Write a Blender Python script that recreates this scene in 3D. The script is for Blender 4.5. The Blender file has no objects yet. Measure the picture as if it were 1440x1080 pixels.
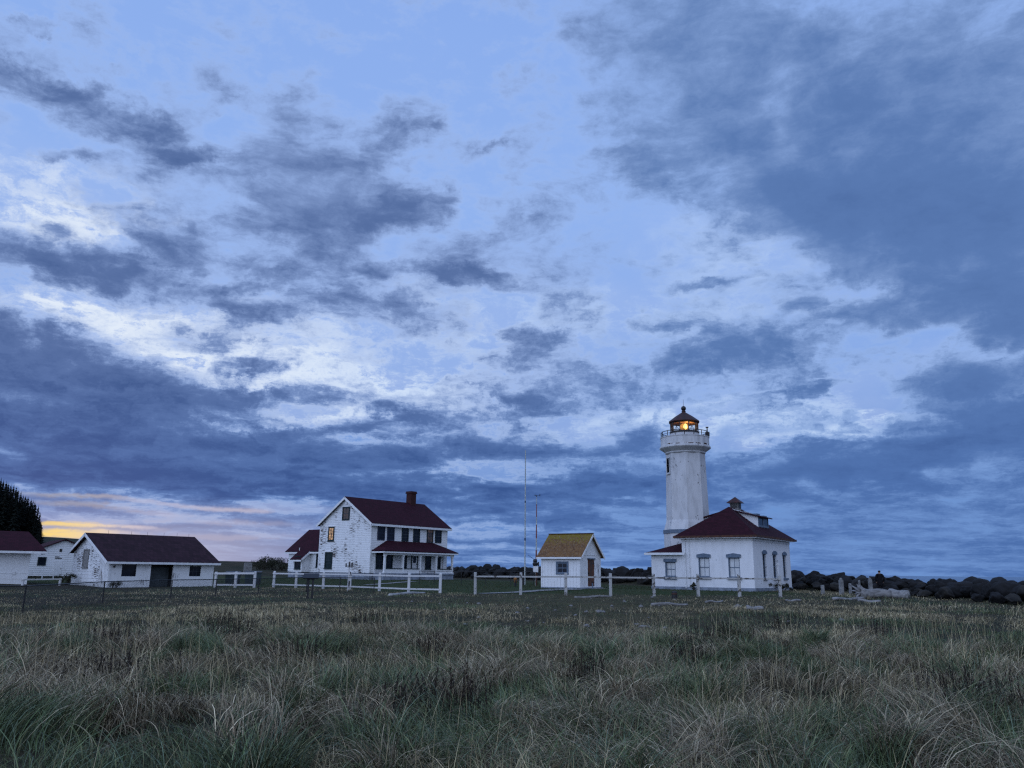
import bpy, bmesh, math, random
import numpy as np
from mathutils import Vector, Matrix, noise as mnoise

random.seed(7)
rng = np.random.default_rng(7)
scene = bpy.context.scene
COL = scene.collection

# ------------------------------------------------------------------ camera
FPX = 1120.0                       # focal length in pixels of a 1440 px wide frame
PITCH = math.atan(263 / FPX)
ROLL = math.radians(0.65)
CAM_H = 1.7
cam_d = bpy.data.cameras.new('camera')
cam_d.sensor_width = 36.0
cam_d.lens = 36.0 * FPX / 1440.0
cam_d.clip_start = 0.1
cam_d.clip_end = 20000
cam = bpy.data.objects.new('camera', cam_d)
COL.objects.link(cam)
_F = Vector((0, math.cos(PITCH), math.sin(PITCH)))
_U0 = Vector((0, -math.sin(PITCH), math.cos(PITCH)))
_R = Vector((1, 0, 0)) * math.cos(ROLL) + _U0 * math.sin(ROLL)
_U = -Vector((1, 0, 0)) * math.sin(ROLL) + _U0 * math.cos(ROLL)
_m = Matrix((_R, _U, -_F)).transposed().to_4x4()
_m.translation = Vector((0, 0, CAM_H))
cam.matrix_world = _m
scene.camera = cam

# ------------------------------------------------------------------ exposure
scene.view_settings.view_transform = 'Standard'
scene.view_settings.look = 'None'
scene.view_settings.exposure = 0.0
scene.view_settings.gamma = 1.0
scene.view_settings.use_curve_mapping = False
scene.cycles.max_bounces = 5
scene.cycles.transparent_max_bounces = 12
scene.cycles.use_denoising = False
scene.cycles.use_adaptive_sampling = False
scene.cycles.pixel_filter_type = 'BLACKMAN_HARRIS'
scene.cycles.filter_width = 1.3

# ------------------------------------------------------------------ sun (already at the horizon, behind cloud on the left)
SUN_EL = math.radians(3.0)
SUN_AZ = math.radians(-31.0)       # from +Y, clockwise
sun_d = bpy.data.lights.new('sun', 'SUN')
sun_d.energy = 0.07
sun_d.angle = math.radians(15)
sun_d.color = (1.0, 0.80, 0.66)
sun = bpy.data.objects.new('sun', sun_d)
COL.objects.link(sun)
_sd = Vector((math.sin(SUN_AZ) * math.cos(SUN_EL), math.cos(SUN_AZ) * math.cos(SUN_EL), math.sin(SUN_EL)))
sun.rotation_euler = _sd.to_track_quat('Z', 'Y').to_euler()
sun.location = _sd * 500

# ------------------------------------------------------------------ sky: dusk Nishita behind layers of cloud
world = bpy.data.worlds.new('World')
scene.world = world
world.use_nodes = True
WT = world.node_tree
WT.nodes.clear()


class G:
    """tiny helper to wire shader nodes"""
    def __init__(s, tree):
        s.t = tree
    def n(s, kind, **kw):
        nd = s.t.nodes.new(kind)
        for k, v in kw.items():
            setattr(nd, k, v)
        return nd
    def put(s, sock, v):
        if isinstance(v, bpy.types.NodeSocket):
            s.t.links.new(v, sock)
        elif v is not None:
            if isinstance(v, (tuple, list)) and len(v) == 3 and sock.type == 'RGBA':
                v = (*v, 1.0)
            sock.default_value = v
    def m(s, op, a, b=None, c=None, clamp=False):
        nd = s.n('ShaderNodeMath', operation=op, use_clamp=clamp)
        for i, v in enumerate((a, b, c)):
            if v is not None:
                s.put(nd.inputs[i], v)
        return nd.outputs[0]
    def v(s, op, a, b=None, scale=None):
        nd = s.n('ShaderNodeVectorMath', operation=op)
        s.put(nd.inputs[0], a)
        if b is not None:
            s.put(nd.inputs[1], b)
        if scale is not None:
            s.put(nd.inputs['Scale'], scale)
        return nd.outputs['Value'] if op in ('DOT_PRODUCT', 'LENGTH') else nd.outputs[0]
    def xyz(s, x, y, z):
        nd = s.n('ShaderNodeCombineXYZ')
        for i, q in enumerate((x, y, z)):
            s.put(nd.inputs[i], q)
        return nd.outputs[0]
    def sep(s, v):
        nd = s.n('ShaderNodeSeparateXYZ')
        s.put(nd.inputs[0], v)
        return nd.outputs
    def noise(s, vec, scale, detail=4, rough=0.55, dist=0.0, lac=2.0, color=False):
        nd = s.n('ShaderNodeTexNoise')
        s.put(nd.inputs['Vector'], vec)
        for k, q in (('Scale', scale), ('Detail', detail), ('Roughness', rough), ('Distortion', dist), ('Lacunarity', lac)):
            s.put(nd.inputs[k], q)
        return nd.outputs['Color'] if color else nd.outputs['Fac']
    def step(s, v, a, b, lo=0.0, hi=1.0):
        nd = s.n('ShaderNodeMapRange', interpolation_type='SMOOTHSTEP')
        for i, q in enumerate((v, a, b, lo, hi)):
            s.put(nd.inputs[i], q)
        return nd.outputs[0]
    def lin(s, v, a, b, lo=0.0, hi=1.0):
        nd = s.n('ShaderNodeMapRange')
        for i, q in enumerate((v, a, b, lo, hi)):
            s.put(nd.inputs[i], q)
        return nd.outputs[0]
    def mix(s, f, a, b, blend='MIX'):
        nd = s.n('ShaderNodeMix', data_type='RGBA', blend_type=blend)
        s.put(nd.inputs[0], f)
        s.put(nd.inputs[6], a)
        s.put(nd.inputs[7], b)
        return nd.outputs[2]
    def ramp(s, f, stops):
        nd = s.n('ShaderNodeValToRGB')
        el = nd.color_ramp.elements
        while len(el) < len(stops):
            el.new(0.5)
        for e, (p, c) in zip(el, stops):
            e.position = p
            e.color = (*c, 1.0) if len(c) == 3 else c
        s.put(nd.inputs[0], f)
        return nd.outputs[0]
    def mapping(s, vec, loc=(0, 0, 0), rot=(0, 0, 0), scale=(1, 1, 1), kind='POINT'):
        nd = s.n('ShaderNodeMapping', vector_type=kind)
        s.put(nd.inputs[0], vec)
        nd.inputs[1].default_value = loc
        nd.inputs[2].default_value = rot
        nd.inputs[3].default_value = scale
        return nd.outputs[0]


def srgb(r, g, b):
    f = lambda c: (c / 255 / 12.92) if c <= 10.3 else ((c / 255 + 0.055) / 1.055) ** 2.4
    return (f(r), f(g), f(b))


def azel(px, py):
    """bearing and elevation (radians) of a point of the sky seen in the photo"""
    d = (_F * FPX + _R * (px - 720) + _U * (540 - py)).normalized()
    return math.atan2(d.x, d.y), math.asin(d.z)


g = G(WT)
tc = g.n('ShaderNodeTexCoord').outputs['Generated']
sx, sy, sz = g.sep(tc)
az = g.m('ARCTAN2', sx, sy)
el = g.m('ARCSINE', sz)
AE = g.xyz(az, el, 0.0)
zc = g.m('ADD', g.m('MAXIMUM', sz, 0.0), 0.10)
PLANE = g.xyz(g.m('DIVIDE', sx, zc), g.m('DIVIDE', sy, zc), 0.0)      # flat cloud deck overhead


def blobs(coord, items):
    """sum of soft elliptical patches of cloud: (px, py, rx, ry, tilt, weight)"""
    out = None
    for cx, cy, rx, ry, rot, w in items:
        a0, e0 = azel(cx, cy)
        t = math.radians(rot)
        a1, e1 = azel(cx + rx * math.cos(t), cy + rx * math.sin(t))
        a2, e2 = azel(cx - ry * math.sin(t), cy + ry * math.cos(t))
        sc = (math.hypot(a1 - a0, e1 - e0) * 1.5, math.hypot(a2 - a0, e2 - e0) * 1.5, 1.0)
        mp = g.mapping(coord, (a0, e0, 0), (0, 0, math.atan2(e1 - e0, a1 - a0)), sc, 'TEXTURE')
        gr = g.n('ShaderNodeTexGradient', gradient_type='SPHERICAL')
        g.put(gr.inputs[0], mp)
        s_ = g.step(gr.outputs['Fac'], 0.0, 0.85)
        out = g.m('MULTIPLY', s_, w) if out is None else g.m('MULTIPLY_ADD', s_, w, out)
    return out
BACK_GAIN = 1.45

# ragged edges: the patch coordinates are warped by fractal noise
w1 = g.v('SUBTRACT', g.noise(AE, 8.0, 8, 0.66, color=True), (0.5, 0.5, 0.5))
w2 = g.v('SUBTRACT', g.noise(g.v('ADD', PLANE, (3.1, 7.7, 0)), 2.2, 8, 0.64, color=True), (0.5, 0.5, 0.5))
AEW = g.v('ADD', AE, g.v('MULTIPLY', g.v('ADD', w1, w2), (0.15, 0.075, 0.0)))
w3 = g.v('SUBTRACT', g.noise(AE, 3.6, 5, 0.58, 0.6, color=True), (0.5, 0.5, 0.5))
AES = g.v('ADD', AE, g.v('ADD', g.v('MULTIPLY', w3, (0.22, 0.16, 0.0)), g.v('MULTIPLY', w1, (0.07, 0.05, 0.0))))
AEG = g.v('ADD', AE, g.v('MULTIPLY', w1, (0.10, 0.025, 0.0)))

fbm = g.noise(PLANE, 1.9, 9, 0.60, 0.15)                       # soft billows of the deck overhead
puff = g.noise(g.v('ADD', g.v('MULTIPLY', AE, (1.0, 1.9, 1.0)), g.v('SCALE', w2, scale=0.08)), 9.5, 10, 0.63, 0.22)   # broken cumulus edges
far = g.m('DIVIDE', 1.0, g.m('ADD', g.m('MAXIMUM', el, -0.04), 0.088))
AEX = g.xyz(g.m('MULTIPLY', az, 4.6), g.m('MULTIPLY', far, 1.0), 0.0)                 # bands crowd together towards the horizon
streak = g.noise(g.v('ADD', AEX, g.v('MULTIPLY', w1, (1.6, 1.6, 0.0))), 1.15, 9, 0.60, 0.15)
fine = g.noise(g.v('ADD', g.v('MULTIPLY', AE, (1.0, 2.9, 1.0)), g.v('SCALE', w2, scale=0.16)), 24.0, 8, 0.66, 0.35)

# --- clear dusk sky
clear = g.ramp(g.lin(el, 0.0, 0.80), [(0.0, srgb(86, 128, 192)), (0.10, srgb(92, 132, 198)), (0.30, srgb(138, 168, 228)),
                                       (0.55, srgb(148, 177, 236)), (0.80, srgb(142, 172, 234)), (1.0, srgb(134, 165, 230))])
left = g.step(az, math.radians(4), math.radians(-26))          # towards the sunset
low = g.step(el, 0.13, 0.02)
clear = g.mix(g.m('MULTIPLY', left, low), clear, srgb(178, 178, 208))

# --- thin bright cloud
BRIGHT = [(70, 265, 170, 70, 5, .62), (110, 320, 150, 40, 0, .6), (60, 430, 140, 24, 10, .8), (205, 455, 150, 40, 15, .9), (470, 545, 200, 38, 8, 1.3),
          (385, 585, 130, 22, 0, .9), (250, 510, 110, 30, 10, .8), (640, 500, 220, 70, 0, .6), (340, 455, 160, 60, 10, .6), (700, 420, 260, 60, 5, .35),
          (840, 600, 180, 30, -6, .8), (1000, 560, 200, 60, 0, .5), (1130, 590, 210, 38, -5, .7), (1265, 608, 110, 14, 0, .9), (1130, 620, 140, 14, -8, .7),
          (1060, 340, 160, 60, 0, .45), (1010, 440, 200, 60, 0, .5), (1260, 520, 130, 22, -15, .5), (650, 670, 130, 14, 0, .5), (150, 690, 280, 20, 5, .5),
          (1250, 400, 160, 40, -20, .25), (1250, 670, 220, 14, -5, .35), (900, 655, 300, 14, 0, .3)]
bsum = blobs(AEW, BRIGHT)
bmod = g.m('MULTIPLY', bsum, g.step(g.m('ADD', g.m('MULTIPLY', streak, 0.45), g.m('ADD', g.m('MULTIPLY', fine, 0.3), g.m('MULTIPLY', puff, 0.3))), 0.42, 0.60))
bright_c = g.mix(left, srgb(206, 220, 248), srgb(232, 235, 248))
sky_c = g.mix(g.m('MULTIPLY', g.m('MINIMUM', bsum, 1.0), 0.42), clear, srgb(180, 193, 234))
sky_c = g.mix(g.m('MULTIPLY', g.step(bmod, 0.05, 0.90), 0.95), sky_c, bright_c)

# --- warm glow low on the left
GLOW = [(110, 738, 100, 5, 2, .7), (95, 751, 100, 7, 2, .85), (250, 724, 230, 8, 5, .4), (430, 715, 160, 9, 3, .35), (320, 752, 200, 7, 2, .35), (200, 705, 200, 5, 4, .4)]
glow = g.m('MULTIPLY', blobs(AEG, GLOW), g.step(streak, 0.24, 0.56))
near = g.step(az, math.radians(-24), math.radians(-30.5))
glow_c = g.mix(near, srgb(222, 203, 212), srgb(255, 214, 128))

# --- dark cloud
DARK = [(50, 46, 40, 9, 8, .8), (120, 138, 140, 24, 17, 1.15), (40, 112, 90, 20, 8, .6), (108, 208, 58, 13, 3, 1.3), (272, 212, 46, 14, -8, 1.1), (160, 85, 30, 10, -30, .5),
        (66, 313, 36, 14, 10, .8), (200, 312, 70, 34, 30, .9), (135, 378, 160, 30, 12, 1.4), (310, 402, 60, 14, -4, 1.0), (220, 436, 30, 9, 0, .7), (245, 300, 30, 12, 0, .5),
        (565, 182, 60, 24, -42, .55), 
        (560, 305, 68, 26, -12, 1.0), (610, 280, 30, 22, 0, .7), (660, 382, 52, 15, 8, 1.2), (590, 380, 100, 14, 5, .7), (700, 300, 40, 22, -40, .3), (690, 215, 18, 8, -30, .5),
        (756, 470, 62, 14, 2, 1.5), (740, 492, 70, 12, 0, .7), (735, 408, 60, 9, 5, .5), (890, 425, 80, 10, 0, .4), (1000, 398, 70, 9, -8, .6), (940, 455, 60, 8, 0, .4),
        (60, 500, 175, 62, 14, 1.6), (60, 570, 240, 55, 6, 1.6), (150, 610, 260, 44, 4, 1.3), (130, 665, 320, 26, 3, 1.3), (300, 640, 220, 26, 2, .9),
        (290, 470, 60, 20, 5, .9), (235, 520, 60, 24, 15, .9), (360, 521, 56, 14, 0, 1.4), (300, 556, 70, 24, 8, 1.0), (425, 562, 80, 16, -3, 1.7), (350, 580, 60, 14, 0, .8),
        (440, 612, 140, 14, -6, 1.2), (560, 590, 130, 14, -4, .7), (540, 430, 150, 16, 5, .7), (420, 440, 150, 14, 6, .7), (330, 430, 70, 20, 10, .5), (620, 460, 160, 12, 0, .5),
        (560, 645, 300, 16, 0, .9), (600, 690, 320, 20, 2, .9), (450, 680, 300, 16, 3, .7), (800, 565, 170, 24, -3, .8), (770, 520, 120, 22, 0, .6), (1000, 500, 160, 36, -20, .55),
        (1130, 553, 90, 9, -9, 1.2), (1040, 575, 100, 8, 0, .7), (830, 635, 260, 14, 0, .7), (900, 690, 320, 18, 0, .7), (1000, 640, 200, 8, -3, .4)]
SOFT = [(410, 240, 130, 110, 15, .46), (440, 300, 190, 70, 5, .38), (350, 180, 60, 70, -10, .26), (510, 220, 110, 70, -30, .28),
        (880, 40, 150, 130, 20, .5), (1000, 70, 230, 150, 20, .75), (1150, 150, 300, 170, 25, .8), (1330, 120, 220, 200, 0, .9), (1050, 260, 150, 70, 25, .55),
        (1200, 300, 200, 70, 18, .8), (1300, 340, 200, 100, 15, .8), (1390, 330, 140, 130, 0, .7), (1150, 285, 130, 36, 14, .5), (1220, 390, 90, 34, 8, .7), (920, 230, 70, 60, 30, .3),
        (1250, 456, 90, 16, -8, 1.0), (1330, 425, 120, 20, 0, .6), (1392, 455, 52, 18, -5, .8), (1350, 520, 140, 30, -8, .9), (1225, 505, 60, 16, -10, .5),
        (1370, 590, 150, 50, 0, .9), (1300, 650, 230, 30, 0, .8), (1120, 660, 240, 16, 0, .6), (1090, 455, 60, 14, -20, .4), (860, 160, 60, 60, 30, .25)]
LIGHTEN = [(1110, 110, 26, 110, 25, .42), (1180, 55, 110, 22, -25, .38), (1380, 215, 60, 20, -10, .25), (1085, 190, 20, 60, 15, .3), (990, 235, 60, 22, 10, .25), (1340, 375, 70, 18, 30, .2)]
dcrisp = blobs(AEW, DARK)
dsoft = g.m('SUBTRACT', blobs(AES, SOFT), blobs(AES, LIGHTEN))
up = g.step(el, 0.16, 0.42)                                     # 0 near the horizon, 1 overhead
lowb = g.step(el, 0.27, 0.08)
belt = g.m('MULTIPLY_ADD', g.step(el, 0.66, 0.24), 0.47, g.m('MULTIPLY', lowb, 0.22))
n_puff = g.m('MULTIPLY', g.m('SUBTRACT', puff, 0.5), g.m('MULTIPLY_ADD', lowb, -1.2, 2.4))
n_band = g.m('MULTIPLY', g.m('SUBTRACT', streak, 0.5), g.m('MULTIPLY_ADD', up, -2.6, 3.5))
n_band = g.m('MULTIPLY', n_band, g.m('MULTIPLY_ADD', g.m('MULTIPLY', g.step(az, math.radians(2), math.radians(16)), g.step(el, 0.16, 0.04)), -0.5, 1.0))
n_bill = g.m('MULTIPLY', g.m('SUBTRACT', fbm, 0.5), g.m('MULTIPLY_ADD', up, 0.5, 0.5))
n_fine = g.m('MULTIPLY', g.m('SUBTRACT', fine, 0.5), g.m('MULTIPLY_ADD', up, -0.45, 1.15))
tex = g.m('ADD', g.m('ADD', n_puff, n_band), g.m('ADD', n_bill, n_fine))
cov = g.m('SUBTRACT', 1.0, g.m('EXPONENT', g.m('MULTIPLY', g.m('MULTIPLY_ADD', dcrisp, 0.86, dsoft), -0.76)))     # patches merge without going flat
tau = g.m('MULTIPLY_ADD', cov, 1.05, belt)
calm = g.step(dsoft, 0.2, 1.0, 1.0, 0.58)                       # the big veil on the right is smoother
tau = g.m('ADD', tau, g.m('MULTIPLY', tex, calm))
tau = g.m('SUBTRACT', tau, g.m('MULTIPLY_ADD', g.m('MINIMUM', bsum, 1.0), 0.50, 0.18))
right = g.step(az, math.radians(-4), math.radians(14))
blue = g.step(el, 0.28, 0.06)
thin_c = g.mix(right, srgb(180, 195, 234), srgb(156, 180, 230))
thin_c = g.mix(g.m('MULTIPLY', g.step(el, 0.24, 0.06), g.m('MULTIPLY_ADD', right, 0.55, 0.40)), thin_c, srgb(112, 147, 206))
mid_c = g.mix(right, srgb(134, 155, 204), srgb(126, 151, 202))
drk_c = g.mix(right, srgb(90, 112, 162), srgb(92, 121, 176))
dee_c = g.mix(right, srgb(60, 86, 138), srgb(76, 104, 158))
mid_c = g.mix(g.m('MULTIPLY', blue, 0.8), mid_c, srgb(104, 138, 198))
drk_c = g.mix(g.m('MULTIPLY', blue, 0.8), drk_c, srgb(76, 109, 170))
dee_c = g.mix(g.m('MULTIPLY', blue, 0.8), dee_c, srgb(54, 84, 144))
sky_c = g.mix(g.m('MULTIPLY', g.step(tau, -0.30, 0.16), g.m('MULTIPLY_ADD', up, -0.50, 0.80)), sky_c, thin_c)
sky_c = g.mix(g.step(tau, -0.06, 0.52), sky_c, mid_c)
sky_c = g.mix(g.step(tau, 0.22, 0.88), sky_c, drk_c)
sky_c = g.mix(g.step(tau, 0.72, 1.75), sky_c, dee_c)
pink = g.m('MULTIPLY', g.step(az, math.radians(-3), math.radians(-24)), g.step(el, 0.085, 0.012))        # dusk haze along the western horizon
sky_c = g.mix(g.m('MULTIPLY', pink, 0.72), sky_c, srgb(190, 180, 202))
sky_c = g.mix(g.step(glow, 0.12, 0.85), sky_c, glow_c)

sky_c = g.v('MULTIPLY', sky_c, (0.955, 1.025, 1.02))               # overall dusk colour of the sky
# --- unseen sky behind the camera, brightened to light the walls, more from the left
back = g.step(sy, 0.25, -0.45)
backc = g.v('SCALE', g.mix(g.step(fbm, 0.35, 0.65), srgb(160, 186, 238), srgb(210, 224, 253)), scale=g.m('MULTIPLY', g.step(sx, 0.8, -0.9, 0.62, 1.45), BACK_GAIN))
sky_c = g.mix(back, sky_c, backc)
below = g.step(sz, 0.0, -0.03)
sky_c = g.mix(below, sky_c, (0.05, 0.07, 0.11))

nish = g.n('ShaderNodeTexSky', sky_type='NISHITA', sun_disc=False)
nish.sun_elevation = SUN_EL
nish.sun_rotation = SUN_AZ
nish.air_density = 1.5
nish.dust_density = 2.0
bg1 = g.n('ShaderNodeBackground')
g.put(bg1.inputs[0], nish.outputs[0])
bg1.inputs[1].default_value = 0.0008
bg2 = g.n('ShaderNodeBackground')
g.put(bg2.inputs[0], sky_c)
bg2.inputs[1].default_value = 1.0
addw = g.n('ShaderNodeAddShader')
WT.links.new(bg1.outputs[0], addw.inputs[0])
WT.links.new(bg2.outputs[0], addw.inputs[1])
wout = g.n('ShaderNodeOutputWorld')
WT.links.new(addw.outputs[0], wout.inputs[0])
world.cycles.sampling_method = 'MANUAL'
world.cycles.sample_map_resolution = 512

# =====================================================================================================
# helpers
# =====================================================================================================
class MB:
    """collects faces, then links them as ONE mesh object"""
    def __init__(s):
        s.v, s.f = [], []
    def quad(s, *p):
        i = len(s.v)
        s.v += [tuple(q) for q in p]
        s.f.append(tuple(range(i, i + len(p))))
        return s
    def hexa(s, p):
        i = len(s.v)
        s.v += [tuple(q) for q in p]
        for f in ((0, 3, 2, 1), (4, 5, 6, 7), (0, 1, 5, 4), (1, 2, 6, 5), (2, 3, 7, 6), (3, 0, 4, 7)):
            s.f.append(tuple(i + k for k in f))
        return s
    def box(s, x0, x1, y0, y1, z0, z1):
        return s.hexa([(x0, y0, z0), (x1, y0, z0), (x1, y1, z0), (x0, y1, z0), (x0, y0, z1), (x1, y0, z1), (x1, y1, z1), (x0, y1, z1)])
    def boxm(s, M, a0, a1, z0, z1, o0, o1):
        return s.hexa([M(a0, z0, o0), M(a1, z0, o0), M(a1, z0, o1), M(a0, z0, o1), M(a0, z1, o0), M(a1, z1, o0), M(a1, z1, o1), M(a0, z1, o1)])
    def slab(s, pts, t):
        """a flat polygon given thickness t downwards along its normal"""
        p = [Vector(q) for q in pts]
        n = (p[1] - p[0]).cross(p[2] - p[0]).normalized()
        if n.z < 0:
            n = -n
        lo = [q - n * t for q in p]
        i, k = len(s.v), len(p)
        s.v += [tuple(q) for q in p] + [tuple(q) for q in lo]
        s.f.append(tuple(range(i, i + k)))
        s.f.append(tuple(range(i + 2 * k - 1, i + k - 1, -1)))
        for j in range(k):
            s.f.append((i + j, i + k + j, i + k + (j + 1) % k, i + (j + 1) % k))
        return s
    def tube(s, p0, p1, r0, r1=None, n=8, cap=True):
        r1 = r0 if r1 is None else r1
        p0, p1 = Vector(p0), Vector(p1)
        d = (p1 - p0).normalized()
        a = d.orthogonal().normalized()
        b = d.cross(a)
        i = len(s.v)
        for p, r in ((p0, r0), (p1, r1)):
            for k in range(n):
                t = 2 * math.pi * k / n
                s.v.append(tuple(p + (a * math.cos(t) + b * math.sin(t)) * r))
        for k in range(n):
            s.f.append((i + k, i + (k + 1) % n, i + n + (k + 1) % n, i + n + k))
        if cap:
            s.f.append(tuple(range(i + n - 1, i - 1, -1)))
            s.f.append(tuple(range(i + n, i + 2 * n)))
        return s
    def bar(s, p0, p1, w, h):
        """rectangular bar between two points, w across, h up"""
        p0, p1 = Vector(p0), Vector(p1)
        d = (p1 - p0).normalized()
        sd = d.cross(Vector((0, 0, 1)))
        sd = sd.normalized() if sd.length > 1e-4 else Vector((1, 0, 0))
        up = sd.cross(d)
        q = []
        for p in (p0, p1):
            q += [p - sd * w / 2 - up * h / 2, p + sd * w / 2 - up * h / 2, p + sd * w / 2 + up * h / 2, p - sd * w / 2 + up * h / 2]
        return s.hexa(q)
    def lathe(s, prof, n=24, rot=0.0, c=(0, 0)):
        i = len(s.v)
        for r, z in prof:
            for k in range(n):
                t = rot + 2 * math.pi * k / n
                s.v.append((c[0] + r * math.cos(t), c[1] + r * math.sin(t), z))
        m = len(prof)
        for j in range(m - 1):
            for k in range(n):
                s.f.append((i + j * n + k, i + j * n + (k + 1) % n, i + (j + 1) * n + (k + 1) % n, i + (j + 1) * n + k))
        s.f.append(tuple(range(i + n - 1, i - 1, -1)))
        s.f.append(tuple(range(i + (m - 1) * n, i + m * n)))
        return s
    def build(s, name, mat, parent=None, smooth=False):
        me = bpy.data.meshes.new(name)
        me.from_pydata(s.v, [], s.f)
        if mat:
            me.materials.append(mat)
        if smooth:
            for p in me.polygons:
                p.use_smooth = True
        me.update()
        o = bpy.data.objects.new(name, me)
        COL.objects.link(o)
        if parent:
            o.parent = parent
        return o


def tag(o, label=None, cat=None, group=None, kind=None):
    for k, v in (('label', label), ('category', cat), ('group', group), ('kind', kind)):
        if v:
            o[k] = v
    return o


def thing(name, label, cat, loc=(0, 0, 0), rz=0.0, group=None):
    o = bpy.data.objects.new(name, None)
    o.empty_display_size = 0.2
    COL.objects.link(o)
    o.location = loc
    o.rotation_euler = (0, 0, rz)
    return tag(o, label, cat, group)


def copy_tree(o, parent=None):
    c = o.copy()
    COL.objects.link(c)
    c.parent = parent
    for ch in list(o.children):
        copy_tree(ch, c)
    return c


# ------------------------------------------------------------------ materials
def mat(name, base, rough=0.7, var=0.25, vscale=3.0, col2=None, bump=0.0, bscale=20.0, spec=0.3, metal=0.0, stretch=(1, 1, 1)):
    m = bpy.data.materials.new(name)
    m.use_nodes = True
    t = m.node_tree
    bs = t.nodes['Principled BSDF']
    h = G(t)
    co = h.mapping(h.n('ShaderNodeTexCoord').outputs['Object'], scale=stretch)
    f = h.noise(co, vscale, 6, 0.62)
    c2 = col2 or tuple(c * (1 - var) for c in base)
    c1 = base if col2 else tuple(min(1, c * (1 + var)) for c in base)
    h.put(bs.inputs['Base Color'], h.mix(h.step(f, 0.32, 0.68), c1, c2))
    bs.inputs['Roughness'].default_value = rough
    bs.inputs['Specular IOR Level'].default_value = spec
    bs.inputs['Metallic'].default_value = metal
    if bump:
        bm_ = h.n('ShaderNodeBump')
        bm_.inputs['Strength'].default_value = bump
        bm_.inputs['Distance'].default_value = 0.02
        h.put(bm_.inputs['Height'], h.noise(co, bscale, 5, 0.6))
        t.links.new(bm_.outputs[0], bs.inputs['Normal'])
    return m


def painted(name, base, worn, amount, vert=False, patch=0.5, streak=(1.2, 1.2, 9.0), grime=0.12):
    """paint flaking off along the boards: worn = bare colour, amount 0..1 of bare wood, patch = how much it comes in patches"""
    m = bpy.data.materials.new(name)
    m.use_nodes = True
    t = m.node_tree
    bs = t.nodes['Principled BSDF']
    h = G(t)
    oc = h.n('ShaderNodeTexCoord').outputs['Object']
    a = h.noise(h.mapping(oc, scale=streak), 2.3, 7, 0.60)
    b = h.noise(oc, 0.55, 3, 0.5)
    v = h.m('ADD', a, h.m('MULTIPLY', h.m('SUBTRACT', b, 0.5), patch))
    thr = 0.80 - 0.42 * amount
    bare = h.step(v, thr, thr + 0.05)
    gr = h.noise(h.mapping(oc, scale=(1.6, 1.6, 0.5)), 1.4, 6, 0.6)
    pc = h.mix(h.m('MULTIPLY', h.step(gr, 0.40, 0.80), 1.0), base, tuple(c * (1 - grime * 1.5) for c in base))
    wc = h.mix(h.noise(oc, 14, 3), worn, tuple(c * 0.5 for c in worn))
    h.put(bs.inputs['Base Color'], h.mix(bare, pc, wc))
    bs.inputs['Roughness'].default_value = 0.65
    bs.inputs['Specular IOR Level'].default_value = 0.25
    bm_ = h.n('ShaderNodeBump')
    bm_.inputs['Strength'].default_value = 0.5
    bm_.inputs['Distance'].default_value = 0.006
    h.put(bm_.inputs['Height'], h.m('ADD', h.m('MULTIPLY', bare, -1.0), h.m('MULTIPLY', h.noise(oc, 30, 4), 0.4)))
    t.links.new(bm_.outputs[0], bs.inputs['Normal'])
    return m


def shingles(name, base, var=0.45, along='x', rows=7.0, moss=None):
    m = bpy.data.materials.new(name)
    m.use_nodes = True
    t = m.node_tree
    bs = t.nodes['Principled BSDF']
    h = G(t)
    oc = h.n('ShaderNodeTexCoord').outputs['Object']
    x, y, z = h.sep(oc)
    vec = h.xyz({'x': x, 'y': y, 'xy': h.m('ADD', x, y)}[along], h.m('MULTIPLY', z, 1.7), 0.0)
    br = h.n('ShaderNodeTexBrick')
    h.put(br.inputs['Vector'], vec)
    for k, v in (('Color1', (*base, 1)), ('Color2', (*[c * (1 - var) for c in base], 1)), ('Mortar', (*[c * 0.45 for c in base], 1)), ('Scale', 1.0),
                 ('Mortar Size', 0.012), ('Brick Width', 0.34), ('Row Height', 1.6 / rows), ('Bias', -0.1)):
        br.inputs[k].default_value = v
    big = h.noise(oc, 0.9, 5, 0.65)
    c = h.mix(h.step(big, 0.4, 0.7, 0.0, 0.5), br.outputs['Color'], tuple(q * 0.6 for q in base))
    if moss:
        hi, cols = moss
        mm = h.noise(h.mapping(oc, scale=(3.0, 3.0, 0.9)), 1.6, 7, 0.7)
        c = h.mix(h.step(mm, 0.36, 0.60), c, cols[0])
        m2 = h.m('ADD', h.noise(oc, 5.0, 6, 0.7), h.lin(z, hi - 1.4, hi, -0.22, 0.14))
        c = h.mix(h.step(m2, 0.45, 0.62), c, cols[1])
        c = h.mix(h.step(h.noise(oc, 16.0, 3, 0.6), 0.60, 0.68), c, cols[2])
    h.put(bs.inputs['Base Color'], c)
    bs.inputs['Roughness'].default_value = 0.85
    bs.inputs['Specular IOR Level'].default_value = 0.15
    bm_ = h.n('ShaderNodeBump')
    bm_.inputs['Strength'].default_value = 0.6
    bm_.inputs['Distance'].default_value = 0.02
    h.put(bm_.inputs['Height'], h.m('ADD', h.m('MULTIPLY', br.outputs['Fac'], -1.0), h.m('MULTIPLY', h.noise(oc, 9, 4), 0.6)))
    t.links.new(bm_.outputs[0], bs.inputs['Normal'])
    return m


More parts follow.
